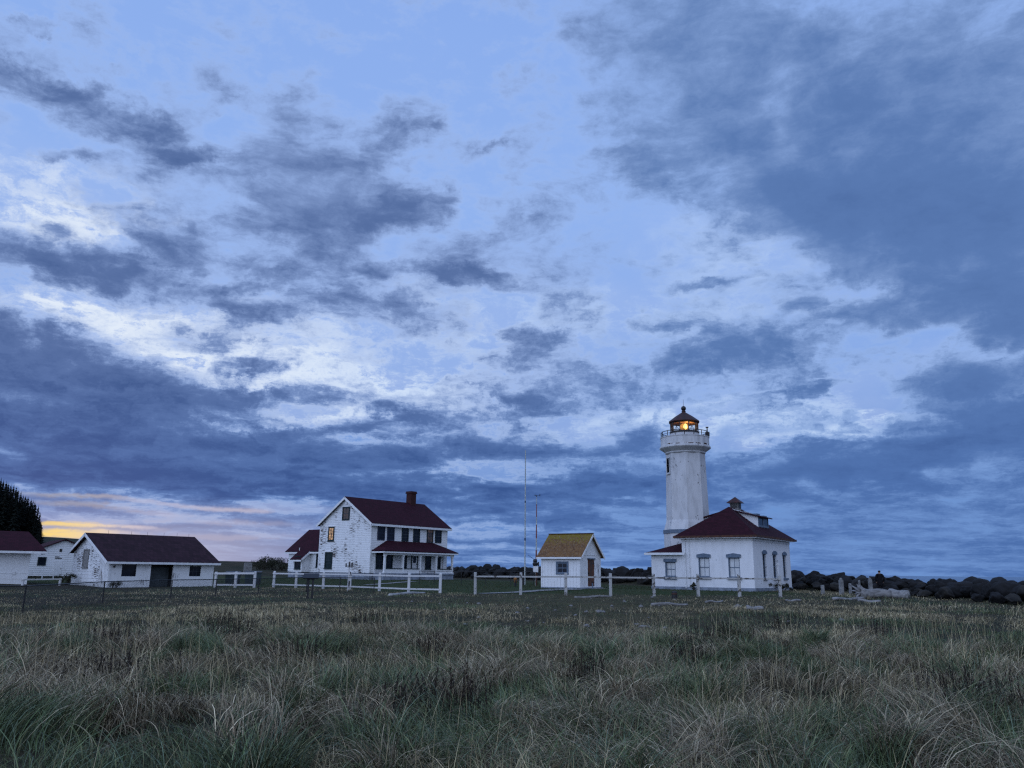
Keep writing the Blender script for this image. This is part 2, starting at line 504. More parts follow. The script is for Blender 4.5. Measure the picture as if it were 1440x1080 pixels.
def glow(name, col, strength, var=0.6, scale=3.0):
    m = bpy.data.materials.new(name)
    m.use_nodes = True
    t = m.node_tree
    bs = t.nodes['Principled BSDF']
    h = G(t)
    oc = h.n('ShaderNodeTexCoord').outputs['Object']
    f = h.step(h.noise(oc, scale, 3, 0.6), 0.35, 0.65)
    bs.inputs['Base Color'].default_value = (0.02, 0.018, 0.016, 1)
    h.put(bs.inputs['Emission Color'], col)
    h.put(bs.inputs['Emission Strength'], h.m('MULTIPLY', h.m('MULTIPLY_ADD', f, -var, 1.0), strength))
    bs.inputs['Roughness'].default_value = 0.2
    m.cycles.emission_sampling = 'NONE'
    return m


def thin_glass(name):
    m = bpy.data.materials.new(name)
    m.use_nodes = True
    t = m.node_tree
    t.nodes.clear()
    h = G(t)
    tr = h.n('ShaderNodeBsdfTransparent')
    tr.inputs[0].default_value = (0.93, 0.94, 0.95, 1)
    gl = h.n('ShaderNodeBsdfGlossy')
    gl.inputs['Roughness'].default_value = 0.05
    mx = h.n('ShaderNodeMixShader')
    fr = h.n('ShaderNodeFresnel')
    fr.inputs[0].default_value = 1.3
    t.links.new(fr.outputs[0], mx.inputs[0])
    t.links.new(tr.outputs[0], mx.inputs[1])
    t.links.new(gl.outputs[0], mx.inputs[2])
    out = h.n('ShaderNodeOutputMaterial')
    t.links.new(mx.outputs[0], out.inputs[0])
    return m


WHITE = (0.74, 0.75, 0.76)
BARE = (0.075, 0.060, 0.055)
M_PEEL = painted('peeling_clapboard', WHITE, BARE, 0.53, patch=0.62, streak=(0.7, 0.7, 8.0), grime=0.07)
M_LAP = painted('white_clapboard', WHITE, BARE, 0.20, patch=0.35, streak=(0.85, 0.85, 9.0), grime=0.06)
M_BOARD = painted('white_vertical_board', WHITE, (0.20, 0.19, 0.19), 0.40, streak=(7.0, 7.0, 0.6), grime=0.06)
M_BOARDWORN = painted('worn_vertical_board', WHITE, (0.15, 0.13, 0.12), 0.55, streak=(7.0, 7.0, 0.8))
M_PLAIN = painted('white_paint', WHITE, (0.35, 0.34, 0.33), 0.20, streak=(1.0, 1.0, 1.0), grime=0.07)
M_STUCCO = painted('white_masonry', (0.72, 0.73, 0.75), (0.30, 0.30, 0.31), 0.30, streak=(1.2, 1.2, 1.6), grime=0.09)
M_TOWER = painted('weathered_tower_paint', (0.56, 0.565, 0.58), (0.24, 0.24, 0.245), 0.33, streak=(2.2, 2.2, 1.4), grime=0.20)
M_TRIM = mat('white_trim', (0.70, 0.71, 0.72), 0.55, 0.10, 4)
M_FENCEW = painted('white_fence_paint', (0.56, 0.56, 0.56), (0.20, 0.18, 0.16), 0.34, streak=(2.0, 2.0, 2.0), grime=0.12)
M_FENCEO = painted('old_fence_paint', (0.40, 0.40, 0.39), (0.13, 0.12, 0.11), 0.60, streak=(2.0, 2.0, 2.0), grime=0.2)
M_ROOF = shingles('maroon_shingles', (0.036, 0.0052, 0.0125), along='x')
M_ROOFY = shingles('maroon_shingles_wing', (0.036, 0.0052, 0.0125), along='y')
M_ROOFH = shingles('maroon_shingles_hip', (0.034, 0.0055, 0.012), along='xy')
M_ROOFG = shingles('brown_shingles', (0.036, 0.015, 0.022), var=0.55, along='x', rows=4.5)
M_MOSS = shingles('lichen_shingles', (0.135, 0.068, 0.036), along='x', rows=8, moss=(3.9, ((0.18, 0.098, 0.040), (0.165, 0.122, 0.018), (0.32, 0.28, 0.22))))
M_BLUE = mat('blue_grey_trim', (0.105, 0.145, 0.20), 0.6, 0.2, 5)
M_GREEN = mat('dark_green_trim', (0.013, 0.026, 0.030), 0.6, 0.3, 5, spec=0.15)
M_NAVY = mat('dark_pane', (0.008, 0.011, 0.020), 0.12, 0.4, 1.5, spec=0.18)
M_HOLE = mat('black_void', (0.004, 0.005, 0.007), 0.95, 0.2, 3, spec=0.02)
M_CURTAIN = mat('pale_curtain_pane', (0.55, 0.57, 0.58), 0.35, 0.12, 2.0, spec=0.4)
M_FOUND = mat('grey_foundation', (0.20, 0.23, 0.28), 0.85, 0.3, 2, bump=0.4)
M_CONC = mat('weathered_concrete', (0.19, 0.19, 0.185), 0.9, 0.35, 3, bump=0.6)
M_BRICK = mat('dark_brick', (0.040, 0.013, 0.013), 0.9, 0.4, 9, bump=0.5)
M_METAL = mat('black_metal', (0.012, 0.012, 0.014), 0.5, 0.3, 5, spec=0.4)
M_RUST = mat('rusty_metal', (0.10, 0.040, 0.022), 0.75, 0.3, 4, col2=(0.035, 0.018, 0.014))
M_LROOF = mat('lantern_roof_metal', (0.060, 0.018, 0.015), 0.6, 0.3, 2.5, col2=(0.022, 0.016, 0.016))
M_DOORRUST = mat('rusty_door', (0.13, 0.048, 0.026), 0.75, 0.3, 2.5, col2=(0.055, 0.040, 0.034), bump=0.3)
M_SHED = mat('grey_green_door', (0.050, 0.064, 0.072), 0.7, 0.25, 2)
M_WOODGREY = mat('driftwood', (0.21, 0.205, 0.20), 0.85, 0.4, 2.2, bump=0.8, bscale=9, stretch=(0.35, 3, 3))
M_ROCK = mat('dark_basalt', (0.013, 0.013, 0.014), 0.9, 0.3, 1.6, col2=(0.004, 0.004, 0.004), bump=1.0, bscale=5)
M_ROCKB = mat('brown_boulder', (0.034, 0.032, 0.028), 0.9, 0.3, 1.1, col2=(0.010, 0.010, 0.010), bump=1.0, bscale=5)
M_STONE = mat('pale_stone', (0.17, 0.165, 0.16), 0.85, 0.35, 4, bump=0.6, bscale=9)
M_MAST = mat('dull_mast_paint', (0.52, 0.56, 0.54), 0.6, 0.35, 6, col2=(0.26, 0.28, 0.27))
M_ORANGE = mat('faded_orange_paint', (0.20, 0.050, 0.026), 0.6, 0.3, 3)
M_YELLOW = mat('hydrant_paint', (0.30, 0.14, 0.02), 0.6, 0.3, 6, col2=(0.14, 0.045, 0.015))
M_BIN = mat('dark_green_steel', (0.022, 0.038, 0.042), 0.6, 0.3, 2)
M_BARK = mat('bark', (0.030, 0.022, 0.017), 0.9, 0.3, 5)
M_CONIFER = mat('conifer_needles', (0.010, 0.014, 0.012), 0.9, 0.35, 0.4, spec=0.1)
M_BUSH = mat('shrub_leaves', (0.034, 0.036, 0.024), 0.9, 0.4, 3, spec=0.1)
M_CLOTH = mat('black_cloth', (0.010, 0.010, 0.012), 0.95, 0.2, 6, spec=0.1)
M_SKIN = mat('skin', (0.32, 0.20, 0.15), 0.6, 0.1, 6)
M_HAIR = mat('dark_hair', (0.010, 0.008, 0.007), 0.7, 0.2, 20)
M_SUNPANE = glow('sunset_glow_pane', (1.0, 0.62, 0.34), 0.55, var=0.85, scale=4.5)  # sunset light passing through the window, put into the pane as emission
M_SASH = mat('sash_paint', (0.050, 0.062, 0.072), 0.6, 0.2, 5, spec=0.15)
M_SUNFAINT = glow('faint_sunset_pane', (1.0, 0.58, 0.36), 0.035, var=0.95, scale=4.0)  # fainter sunset warmth, likewise emission in the pane, no lamp behind it
M_LENS = glow('lens_light', (1.0, 0.42, 0.08), 0.9, var=0.4, scale=5)
M_LAMP = glow('lamp_light', (1.0, 0.62, 0.16), 3.2, var=0.1)
M_GLASS = thin_glass('lantern_glass')

# =====================================================================================================
# ground
# =====================================================================================================
CTRL = np.array([
    (0, 0, 0), (0, 8, 0), (-10, 8, 0), (10, 8, 0), (-8, 16, -.02), (8, 16, -.02), (0, 24, -.04), (-20, 26, -.08), (20, 26, -.02), (-20, 36, -.1), (0, 38, .05), (20, 38, .10),
    (-34, 68, -.12), (-28, 73, -.10), (-40, 76, -.05), (-30, 60, -.12), (-20, 50, -.02), (-15.1, 86, .62), (-8, 93, .72), (-21, 92, .72), (-16, 100, .75), (-25, 100, .75),
    (4, 59.5, .50), (6.5, 61, .56), (2, 62, .58), (0, 53, .18), (10, 53, .22), (5, 52, .18), (18.8, 62, .36), (15, 66, .38), (22, 68, .38), (16, 72, .38), (20, 52, .16), (30, 52, .18),
    (25, 44, .10), (33, 44, .0), (-16, 72, .12), (-6, 58, .04), (-10, 64, .12), (-24, 72, .12), (-45, 72, .22), (-50, 85, .5), (-42, 86, .45), (-38, 118, 1.5), (-52, 150, 3.0), (-40, 150, 2.9),
    (-70, 150, 2.2), (-30, 150, 1.6), (-20, 150, .9), (0, 78, .42), (-2, 90, .45), (6, 80, .40), (10, 90, .35), (20, 85, .2), (0, 104, .55), (25, 75, .2), (30, 60, .12), (38, 50, -.1),
    (-120, 120, .5), (-120, 250, 1.0), (-60, 260, .5), (-200, 300, 2.0), (0, -40, 0), (-60, 20, 0), (60, 10, 0), (60, -60, 0), (-80, -60, 0), (45, 30, -.1), (24, 51.5, .34), (24.5, 57, .50), (17, 48, .26), (-39, 75, .05)])
# the rock bank: (x, y, crest height) from far left to near right
BANK = np.array([(-12, 128, 1.9), (-3, 116, 2.2), (6, 108, 2.0), (14, 100, 2.0), (22, 90, 1.85), (28, 78, 1.70), (30, 66, 1.44), (30.4, 57, 1.28), (29.6, 50, 1.28), (31.2, 45, 1.40), (40, 39, 1.2), (56, 33, .9)])


def bank_dist(x, y):
    """signed distance to the rock bank's line (positive = seaward), and crest height there"""
    x = np.asarray(x, float); y = np.asarray(y, float)
    best = np.full(x.shape, 1e9); sgn = np.ones(x.shape); hz = np.zeros(x.shape)
    pts = BANK
    for (ax, ay, ah), (bx, by, bh) in zip(pts[:-1], pts[1:]):
        dx, dy = bx - ax, by - ay
        t = np.clip(((x - ax) * dx + (y - ay) * dy) / (dx * dx + dy * dy), 0, 1)
        qx, qy = ax + t * dx, ay + t * dy
        d = np.hypot(x - qx, y - qy)
        s_ = np.sign(-(dx * (y - ay) - dy * (x - ax)) * -1)
        m = d < best
        best = np.where(m, d, best); sgn = np.where(m, s_, sgn); hz = np.where(m, ah + (bh - ah) * t, hz)
    return best * np.where(sgn == 0, 1, sgn), hz


def ground_z(x, y, detail=True):
    x = np.asarray(x, float); y = np.asarray(y, float)
    num = np.zeros(x.shape); den = np.zeros(x.shape)
    for cx, cy, cz in CTRL:
        sg = 3.0 + 0.05 * abs(cy)
        w = 1.0 / ((x - cx) ** 2 + (y - cy) ** 2 + sg * sg) ** 2.2
        num += w * cz; den += w
    z = num / den
    if detail:
        r = np.hypot(x, y)
        k = np.clip(1 - r / 60, 0.15, 1)
        z = z + k * (0.10 * np.sin(x * 0.55 + 1.3 * np.sin(y * 0.31)) * np.sin(y * 0.47 + 0.8) + 0.035 * np.sin(x * 1.7 + y * 0.9) * np.sin(y * 1.3 - x * 0.6 + 1))
    d, h = bank_dist(x, y)
    core = np.clip(1 - np.abs(d) / 3.2, 0, 1) ** 1.3
    z = np.where(core > 0, np.maximum(z, z * (1 - core) + (h - 0.75) * core), z)
    sea = np.clip((d - 1.5) / 14.0, 0, 1)
    far_cut = np.clip((np.hypot(x, y) - 250) / 200, 0, 1) * (x > -60)
    sea = np.where((d > 0) & (d < 5000) & ((x > -12) | (d > 0)), sea, 0)
    seamask = np.where(x < -12, np.clip((x + 40) / 28, 0, 1) * np.clip((y - 130) / 40, 0, 1), 1.0)
    z = z * (1 - sea * seamask) - 4.0 * sea * seamask
    return z


def gz(x, y):
    return float(ground_z(np.array([x]), np.array([y]))[0])


def lawn_mask(x, y):
    """mown green grass inside the white fences"""
    fx = np.array([-60, -34, -27, -20, -14, -6, 0, 9, 17, 40]); fy = np.array([80, 74, 72, 70.5, 66, 58.5, 54, 53.6, 56, 60])
    near = np.interp(x, fx, fy)
    d, _ = bank_dist(x, y)
    m = np.clip((y - near + 0.5) / 1.6, 0, 1) * np.clip((-d - 7.0) / 3.0, 0, 1) * np.clip((104 - y) / 8, 0, 1) * np.clip((23 - x) / 4, 0, 1)
    return m


def vnoise(x, y, s, seed=0):
    """smooth value noise 0..1 in numpy"""
    x = np.asarray(x, float) * s; y = np.asarray(y, float) * s
    xi, yi = np.floor(x).astype(np.int64), np.floor(y).astype(np.int64)
    fx, fy = x - xi, y - yi
    fx = fx * fx * (3 - 2 * fx); fy = fy * fy * (3 - 2 * fy)
    def hsh(a, b):
        n = (a * 374761393 + b * 668265263 + seed * 1442695041) & 0xFFFFFFFF
        n = ((n ^ (n >> 13)) * 1274126177) & 0xFFFFFFFF
        return ((n ^ (n >> 16)) & 0xFFFF) / 65535.0
    return (hsh(xi, yi) * (1 - fx) + hsh(xi + 1, yi) * fx) * (1 - fy) + (hsh(xi, yi + 1) * (1 - fx) + hsh(xi + 1, yi + 1) * fx) * fy


def fnoise(x, y, s, seed=0):
    return (vnoise(x, y, s, seed) * 0.55 + vnoise(x, y, s * 2.1, seed + 1) * 0.28 + vnoise(x, y, s * 4.3, seed + 2) * 0.17)


def bare_mask(x, y):
    """short brown turf with stones, in front of the fences in the middle"""
    cx = 0.10 * y
    m = np.exp(-((x - cx - 0.3) / (0.15 * y + 1.0)) ** 2) * np.clip((y - 20) / 12, 0, 1) * np.clip((58 - y) / 6, 0, 1)
    return np.clip(m * .75 + (fnoise(x, y, 0.22, 5) - 0.5) * 1.3 * (m > 0.05), 0, 1)


def build_ground():
    ang = np.concatenate([np.linspace(-180, -48, 34)[:-1], np.linspace(-48, 48, 330), np.linspace(48, 180, 34)[1:-1]])
    rad = np.concatenate([[0.0], np.geomspace(1.0, 160, 300), np.geomspace(170, 6000, 40)])
    A, Rr = np.meshgrid(np.radians(ang), rad)
    Xx, Yy = Rr * np.sin(A), Rr * np.cos(A)
    Z = ground_z(Xx, Yy)
    far_left = np.clip((Rr - 420) / 500, 0, 1)
    Z = Z * (1 - far_left) + np.where(Xx + 0.25 * np.abs(Yy) < 0, 0.0, -4.0) * far_left
    V = np.stack([Xx, Yy, Z], -1).reshape(-1, 3)
    nr, na = len(rad), len(ang)
    i = np.arange(nr - 1)[:, None] * na + np.arange(na)[None, :]
    j = np.arange(nr - 1)[:, None] * na + (np.arange(na)[None, :] + 1) % na
    Fq = np.stack([i, j, j + na, i + na], -1).reshape(-1, 4)
    me = bpy.data.meshes.new('ground')
    me.from_pydata(V.tolist(), [], Fq.tolist())
    lawn = lawn_mask(V[:, 0], V[:, 1]); bare = bare_mask(V[:, 0], V[:, 1])
    at = me.color_attributes.new('cover', 'FLOAT_COLOR', 'POINT')
    at.data.foreach_set('color', np.stack([lawn, bare, np.zeros_like(lawn), np.ones_like(lawn)], -1).astype(np.float32).ravel())
    for p in me.polygons:
        p.use_smooth = True
    m = bpy.data.materials.new('turf')
    m.use_nodes = True
    t = m.node_tree
    h = G(t)
    bs = t.nodes['Principled BSDF']
    oc = h.n('ShaderNodeTexCoord').outputs['Object']
    cov = h.n('ShaderNodeVertexColor', layer_name='cover').outputs[0]
    l_, b_, _ = h.sep(cov)
    n1 = h.noise(oc, 0.35, 6, 0.65)
    n2 = h.noise(oc, 5.0, 6, 0.7)
    n3 = h.noise(oc, 1.6, 5, 0.6)
    c = h.mix(h.step(n1, 0.38, 0.62), (0.030, 0.034, 0.018), (0.062, 0.050, 0.030))
    c = h.mix(h.step(n2, 0.40, 0.66, 0.0, 0.8), c, (0.022, 0.022, 0.016))
    bc = h.mix(h.step(n3, 0.40, 0.62), (0.088, 0.070, 0.036), (0.056, 0.062, 0.028))
    bc = h.mix(h.step(n2, 0.52, 0.68), bc, (0.150, 0.126, 0.078))
    bc = h.mix(h.step(n1, 0.46, 0.62, 0.0, 0.7), bc, (0.036, 0.044, 0.022))
    c = h.mix(b_, c, bc)
    lc = h.mix(h.step(n3, 0.35, 0.65), (0.024, 0.046, 0.016), (0.044, 0.056, 0.022))
    lc = h.mix(h.step(n1, 0.45, 0.66, 0.0, 0.6), lc, (0.058, 0.058, 0.028))
    c = h.mix(l_, c, lc)
    h.put(bs.inputs['Base Color'], c)
    bs.inputs['Roughness'].default_value = 0.95
    bs.inputs['Specular IOR Level'].default_value = 0.1
    bm_ = h.n('ShaderNodeBump')
    bm_.inputs['Strength'].default_value = 1.0
    bm_.inputs['Distance'].default_value = 0.06
    h.put(bm_.inputs['Height'], h.m('ADD', n2, h.noise(oc, 22, 4, 0.6)))
    t.links.new(bm_.outputs[0], bs.inputs['Normal'])
    me.materials.append(m)
    o = bpy.data.objects.new('ground', me)
    COL.objects.link(o)
    tag(o, kind='structure')


build_ground()

# sea
mw = bpy.data.materials.new('sea_water')
mw.use_nodes = True
_t = mw.node_tree
_h = G(_t)
_b = _t.nodes['Principled BSDF']
_b.inputs['Base Color'].default_value = (0.010, 0.022, 0.040, 1)
_b.inputs['Roughness'].default_value = 0.14
_oc = _h.n('ShaderNodeTexCoord').outputs['Object']
_bm = _h.n('ShaderNodeBump')
_bm.inputs['Strength'].default_value = 0.35
_bm.inputs['Distance'].default_value = 0.3
_h.put(_bm.inputs['Height'], _h.noise(_h.mapping(_oc, scale=(0.5, 1.2, 1)), 0.5, 6, 0.6))
_t.links.new(_bm.outputs[0], _b.inputs['Normal'])
ws = MB()
N = 72
ring = [(9000 * math.sin(2 * math.pi * k / N), 9000 * math.cos(2 * math.pi * k / N), -1.7) for k in range(N)]
ws.quad(*ring[::-1])
tag(ws.build('sea', mw), kind='structure')

# wooded bluff on the far left
def build_hill():
    nx, ny = 60, 30
    V, Fq = [], []
    for j in range(ny + 1):
        for i in range(nx + 1):
            u, v = i / nx, j / ny
            x = -470 + 268 * u
            y = 320 + 200 * v
            edge = max(0.0, min(1.0, (1 - u) / 0.07)) ** 0.7
            prof = math.sin(math.pi * min(1, max(0, v * 0.5 + 0.08)))
            top = 17 + 7 * (1 - u)
            z = -2 + top * edge * min(1, v * 5 + 0.15) * (0.7 + 0.3 * prof) + 1.2 * math.sin(x * 0.09) * edge
            V.append((x, y, z))
    for j in range(ny):
        for i in range(nx):
            a = j * (nx + 1) + i
            Fq.append((a, a + 1, a + nx + 2, a + nx + 1))
    b = MB()
    b.v, b.f = V, Fq
    o = b.build('hill', mat('bluff_scrub', (0.022, 0.028, 0.018), 0.95, 0.4, 0.15, spec=0.1), smooth=True)
    tag(o, kind='structure')


build_hill()

# =====================================================================================================
# building kit
# =====================================================================================================
def face_front(y0):      # a = x, outward = -y
    return lambda a, z, o: (a, y0 - o, z)
def face_left(x0):       # a = y, outward = -x
    return lambda a, z, o: (x0 - o, a, z)
def face_right(x0):      # a = y, outward = +x
    return lambda a, z, o: (x0 + o, a, z)


def clapboard(b, M, a0, a1, z0, z1, row=0.16, lf=None, rf=None):
    """lapped boards; lf/rf give the left/right limit at height z (gables)"""
    lf = lf or (lambda z: a0)
    rf = rf or (lambda z: a1)
    n = max(1, round((z1 - z0) / row))
    for k in range(n):
        zb, zt = z0 + (z1 - z0) * k / n, z0 + (z1 - z0) * (k + 1) / n
        la, ra, lt, rt = lf(zb), rf(zb), lf(zt), rf(zt)
        if ra - la < 0.02:
            continue
        if rt < lt:
            lt = rt = (lt + rt) / 2
        b.quad(M(la, zb, 0.024), M(ra, zb, 0.024), M(rt, zt, 0.004), M(lt, zt, 0.004))
        b.quad(M(la, zb, 0.0), M(ra, zb, 0.0), M(ra, zb, 0.024), M(la, zb, 0.024))
    return b


def holed(b, M, a0, a1, z0, z1, holes, depth=0.18):
    """flat wall with real openings and their reveals; holes = (a0, a1, z0, z1)"""
    As = sorted({a0, a1, *[h[0] for h in holes], *[h[1] for h in holes]})
    Zs = sorted({z0, z1, *[h[2] for h in holes], *[h[3] for h in holes]})
    for p, q in zip(As[:-1], As[1:]):
        for r, s in zip(Zs[:-1], Zs[1:]):
            cm, zm = (p + q) / 2, (r + s) / 2
            if any(h[0] < cm < h[1] and h[2] < zm < h[3] for h in holes):
                continue
            b.quad(M(p, r, 0), M(q, r, 0), M(q, s, 0), M(p, s, 0))
    for h0, h1, g0, g1 in holes:
        b.quad(M(h0, g0, 0), M(h0, g1, 0), M(h0, g1, -depth), M(h0, g0, -depth))
        b.quad(M(h1, g0, 0), M(h1, g1, 0), M(h1, g1, -depth), M(h1, g0, -depth))
        b.quad(M(h0, g1, 0), M(h1, g1, 0), M(h1, g1, -depth), M(h0, g1, -depth))
        b.quad(M(h0, g0, 0), M(h1, g0, 0), M(h1, g0, -depth), M(h0, g0, -depth))
    return b


def window(parent, M, a0, a1, z0, z1, frame=None, pane=None, cols=2, rows=2, fw=0.10, proud=0.055, inset=0.0, sill=True, head=False, label=None, bar=0.03, meet=True, bmat=None):
    """sash window: frame (part) > pane, sash, sill, lintel"""
    frame = frame or M_GREEN
    f = MB()
    o0 = -inset + 0.003 if inset else 0.029
    proud = proud if inset else 0.085
    f.boxm(M, a0, a0 + fw, z0, z1, o0, proud - inset)
    f.boxm(M, a1 - fw, a1, z0, z1, o0, proud - inset)
    f.boxm(M, a0 + fw, a1 - fw, z1 - fw, z1, o0, proud - inset)
    f.boxm(M, a0 + fw, a1 - fw, z0, z0 + fw * 0.8, o0, proud - inset)
    w = f.build('window', frame, parent)
    if label:
        w['label'] = label
    i0, i1, j0, j1 = a0 + fw, a1 - fw, z0 + fw * 0.8, z1 - fw
    MB().boxm(M, i0, i1, j0, j1, o0, o0 + 0.012).build('pane', pane or M_NAVY, w)
    s = MB()
    so0, so1 = o0 + 0.014, o0 + 0.030
    zm = (j0 + j1) / 2
    if meet:
        s.boxm(M, i0, i1, zm - 0.03, zm + 0.03, so0, so1 + 0.004)
    for c in range(1, cols):
        x = i0 + (i1 - i0) * c / cols
        s.boxm(M, x - bar / 2, x + bar / 2, j0, j1, so0, so1)
    for r in range(1, rows):
        if meet and r * 2 == rows:
            continue
        z = j0 + (j1 - j0) * r / rows
        s.boxm(M, i0, i1, z - bar / 2, z + bar / 2, so0, so1 - 0.003)
    if s.v:
        s.build('sash', bmat or (M_SASH if frame is M_GREEN else frame), w)
    if sill:
        MB().boxm(M, a0 - 0.06, a1 + 0.06, z0 - 0.09, z0 - 0.002, 0.027, proud + 0.06).build('sill', frame, w)
    if head:
        MB().boxm(M, a0 - 0.10, a1 + 0.10, z1 + 0.002, z1 + 0.10, 0.027, proud + 0.05).build('lintel', M_TRIM, w)
    return w


def corner_boards(T, *specs):
    for M, a0, a1, z0, z1, *o in specs:
        MB().boxm(M, a0, a1, z0, z1, 0.003, o[0] if o else 0.035).build('corner_board', M_TRIM, T)


# =====================================================================================================
# keeper's house
# =====================================================================================================
def keepers_house():
    L, W, H, RZ = 12.2, 8.65, 5.98, 8.82
    B0 = 0.62                                                   # top of the foundation
    T = thing('keepers_house', 'two storey white clapboard house with peeling gable, maroon roof and front porch', 'house', (-15.1, 88.0, 0.72), math.radians(52))
    FR, GL = face_front(0), face_left(0)
    w = MB()
    clapboard(w, FR, 0, L, B0, H, 0.19)
    w.quad((L, 0, B0), (L, W, B0), (L, W, H), (L, W / 2, RZ - .1), (L, 0, H))
    w.quad((0, W, B0), (L, W, B0), (L, W, H), (0, W, H))
    w.build('wall', M_LAP, T)
    gb = MB()
    sl = (RZ - H) / (W / 2)
    clapboard(gb, GL, 0, W, B0, RZ - 0.05, 0.19, lambda z: max(0.0, (z - H) / sl), lambda z: min(W, W - (z - H) / sl))
    go = gb.build('gable_wall', M_PEEL, T)
    go['label'] = 'gable end wall with paint flaking off the boards'
    corner_boards(T, (FR, 0, 0.13, B0, H), (FR, L - .13, L, B0, H), (GL, -0.02, 0.12, B0, H), (GL, W - .12, W + .02, B0, H))
    MB().boxm(FR, 0.131, L - .131, H - .22, H + .01, 0.026, 0.04).build('frieze_board', M_TRIM, T)
    f = MB()
    f.box(0.05, L - .05, 0.05, W - .05, -0.9, B0)
    fo = f.build('foundation', M_FOUND, T)
    OV, OG = 0.42, 0.34                                         # eaves and gable overhang
    r = MB()
    ze = RZ + 0.16 - sl * (W / 2 + OV)
    r.slab([(-OG, -OV, ze), (L + OG, -OV, ze), (L + OG, W / 2, RZ + .16), (-OG, W / 2, RZ + .16)], 0.11)
    r.slab([(-OG, W + OV, ze), (L + OG, W + OV, ze), (L + OG, W / 2, RZ + .16), (-OG, W / 2, RZ + .16)], 0.11)
    ro = r.build('roof', M_ROOF, T)
    tr = MB()
    for y0, y1 in ((-OV, W / 2), (W + OV, W / 2)):              # rake boards and fascia
        tr.slab([(-OG - .045, y0, ze - .02), (-OG - .003, y0, ze - .02), (-OG - .003, y1, RZ + .12), (-OG - .045, y1, RZ + .12)], 0.24)
        tr.slab([(L + OG + .045, y0, ze - .02), (L + OG + .003, y0, ze - .02), (L + OG + .003, y1, RZ + .12), (L + OG + .045, y1, RZ + .12)], 0.24)
    tr.box(-OG, L + OG, -OV - .05, -OV - .003, ze - .26, ze - .03)
    tr.box(-OG, L + OG, -OV, -0.03, ze - .26, ze - .22)         # soffits
    tr.build('fascia', M_TRIM, T)
    # gable brackets near the peak
    MB().boxm(GL, W / 2 - .18, W / 2 + .18, RZ - 0.75, RZ - .28, 0.03, 0.10).build('gable_ornament', M_TRIM, T)
    ch = MB()
    ch.box(9.75, 10.6, W / 2 - .42, W / 2 + .42, RZ - .6, RZ + 1.28)
    ch.box(9.66, 10.69, W / 2 - .51, W / 2 + .51, RZ + 1.28, RZ + 1.42)
    ch.box(9.70, 10.65, W / 2 - .47, W / 2 + .47, RZ + 1.42, RZ + 1.56)
    cho = ch.build('chimney', M_BRICK, ro)
    # upstairs front windows
    ups = [(0.85, 1.95), (2.30, 3.40), (4.55, 5.62), (6.38, 7.45), (8.62, 9.70), (10.03, 11.12)]
    for k, (a, b_) in enumerate(ups):
        window(T, FR, a, b_, 4.12, 5.68, frame=M_GREEN if k > 1 else mat('navy_shutter', (0.018, 0.024, 0.055), 0.5, 0.2), pane=M_SUNFAINT if k == 4 else M_NAVY, cols=2, rows=4, sill=False, fw=0.12)
    # downstairs front windows
    for a, b_ in ((0.78, 1.85), (2.34, 3.30), (8.52, 9.46), (10.42, 11.10)):
        window(T, FR, a, b_, 1.12, 2.86, pane=M_NAVY, cols=2, rows=4, fw=0.12)
    window(T, FR, 5.02, 5.50, 0.72, 2.86, pane=M_NAVY, cols=1, rows=2, sill=False, label='narrow dark side light by the front door')
    d = MB().boxm(FR, 6.34, 7.12, 0.66, 2.72, 0.03, 0.06).build('door', M_PLAIN, T)
    df = MB()
    df.boxm(FR, 6.20, 6.335, 0.66, 2.86, 0.026, 0.09); df.boxm(FR, 7.125, 7.26, 0.66, 2.86, 0.026, 0.09); df.boxm(FR, 6.335, 7.125, 2.73, 2.86, 0.026, 0.09)
    df.build('door_frame', M_GREEN, d)
    MB().boxm(FR, 6.50, 6.96, 1.75, 2.50, 0.061, 0.066).build('door_pane', M_NAVY, d)
    MB().boxm(FR, 7.00, 7.05, 1.55, 1.68, 0.061, 0.10).build('handle', M_METAL, d)
    # gable windows
    window(T, GL, 3.66, 4.90, 6.32, 7.82, pane=M_SUNFAINT, cols=2, rows=4, head=False, sill=False, fw=0.16)
    window(T, GL, 6.12, 7.14, 4.10, 5.66, pane=M_SUNPANE, cols=2, rows=4, head=True, fw=0.15, label='upstairs window in the gable with a painted warm sunset glow', bmat=M_GREEN, bar=0.05)
    window(T, GL, 6.18, 7.46, 1.06, 2.84, pane=M_GREEN, cols=2, rows=4, head=True, fw=0.16, label='dark green shuttered ground floor window')
    # porch
    PX0, PX1, PD = 0.50, 11.66, 1.62
    fl = MB()
    fl.box(PX0 - .05, PX1 + .05, -PD - .08, -.03, 0.46, 0.60)
    po = fl.build('porch_floor', M_FOUND, T)
    sk = MB()
    sk.box(PX0, PX1, -PD, -PD + .12, -0.6, 0.455); sk.box(PX1 - .12, PX1, -PD + .12, -.03, -0.6, 0.455); sk.box(PX0, PX0 + .12, -PD + .12, -.03, -0.6, 0.455)
    sk.build('porch_base', M_FOUND, T)
    st = MB()
    for k in range(3):
        st.box(6.2, 8.6, -PD - .42 - .32 * (2 - k), -PD - .085, -0.5 if k == 0 else 0.14 * k - .02, 0.10 + 0.14 * k)
    st.build('steps', M_FOUND, T)
    pr = MB()
    oz, top = 2.98, 4.10
    x0, x1, y0 = PX0 - .38, PX1 + .38, -PD - .42
    pr.slab([(x0, y0, oz), (x1, y0, oz), (9.75, -.03, top), (2.25, -.03, top)], 0.09)
    pr.slab([(x0, y0, oz), (2.25, -.03, top), (x0, -.03, oz)], 0.09)
    pr.slab([(x1, y0, oz), (9.75, -.03, top), (x1, -.03, oz)], 0.09)
    pr.build('porch_roof', M_ROOF, T)
    pe = MB()
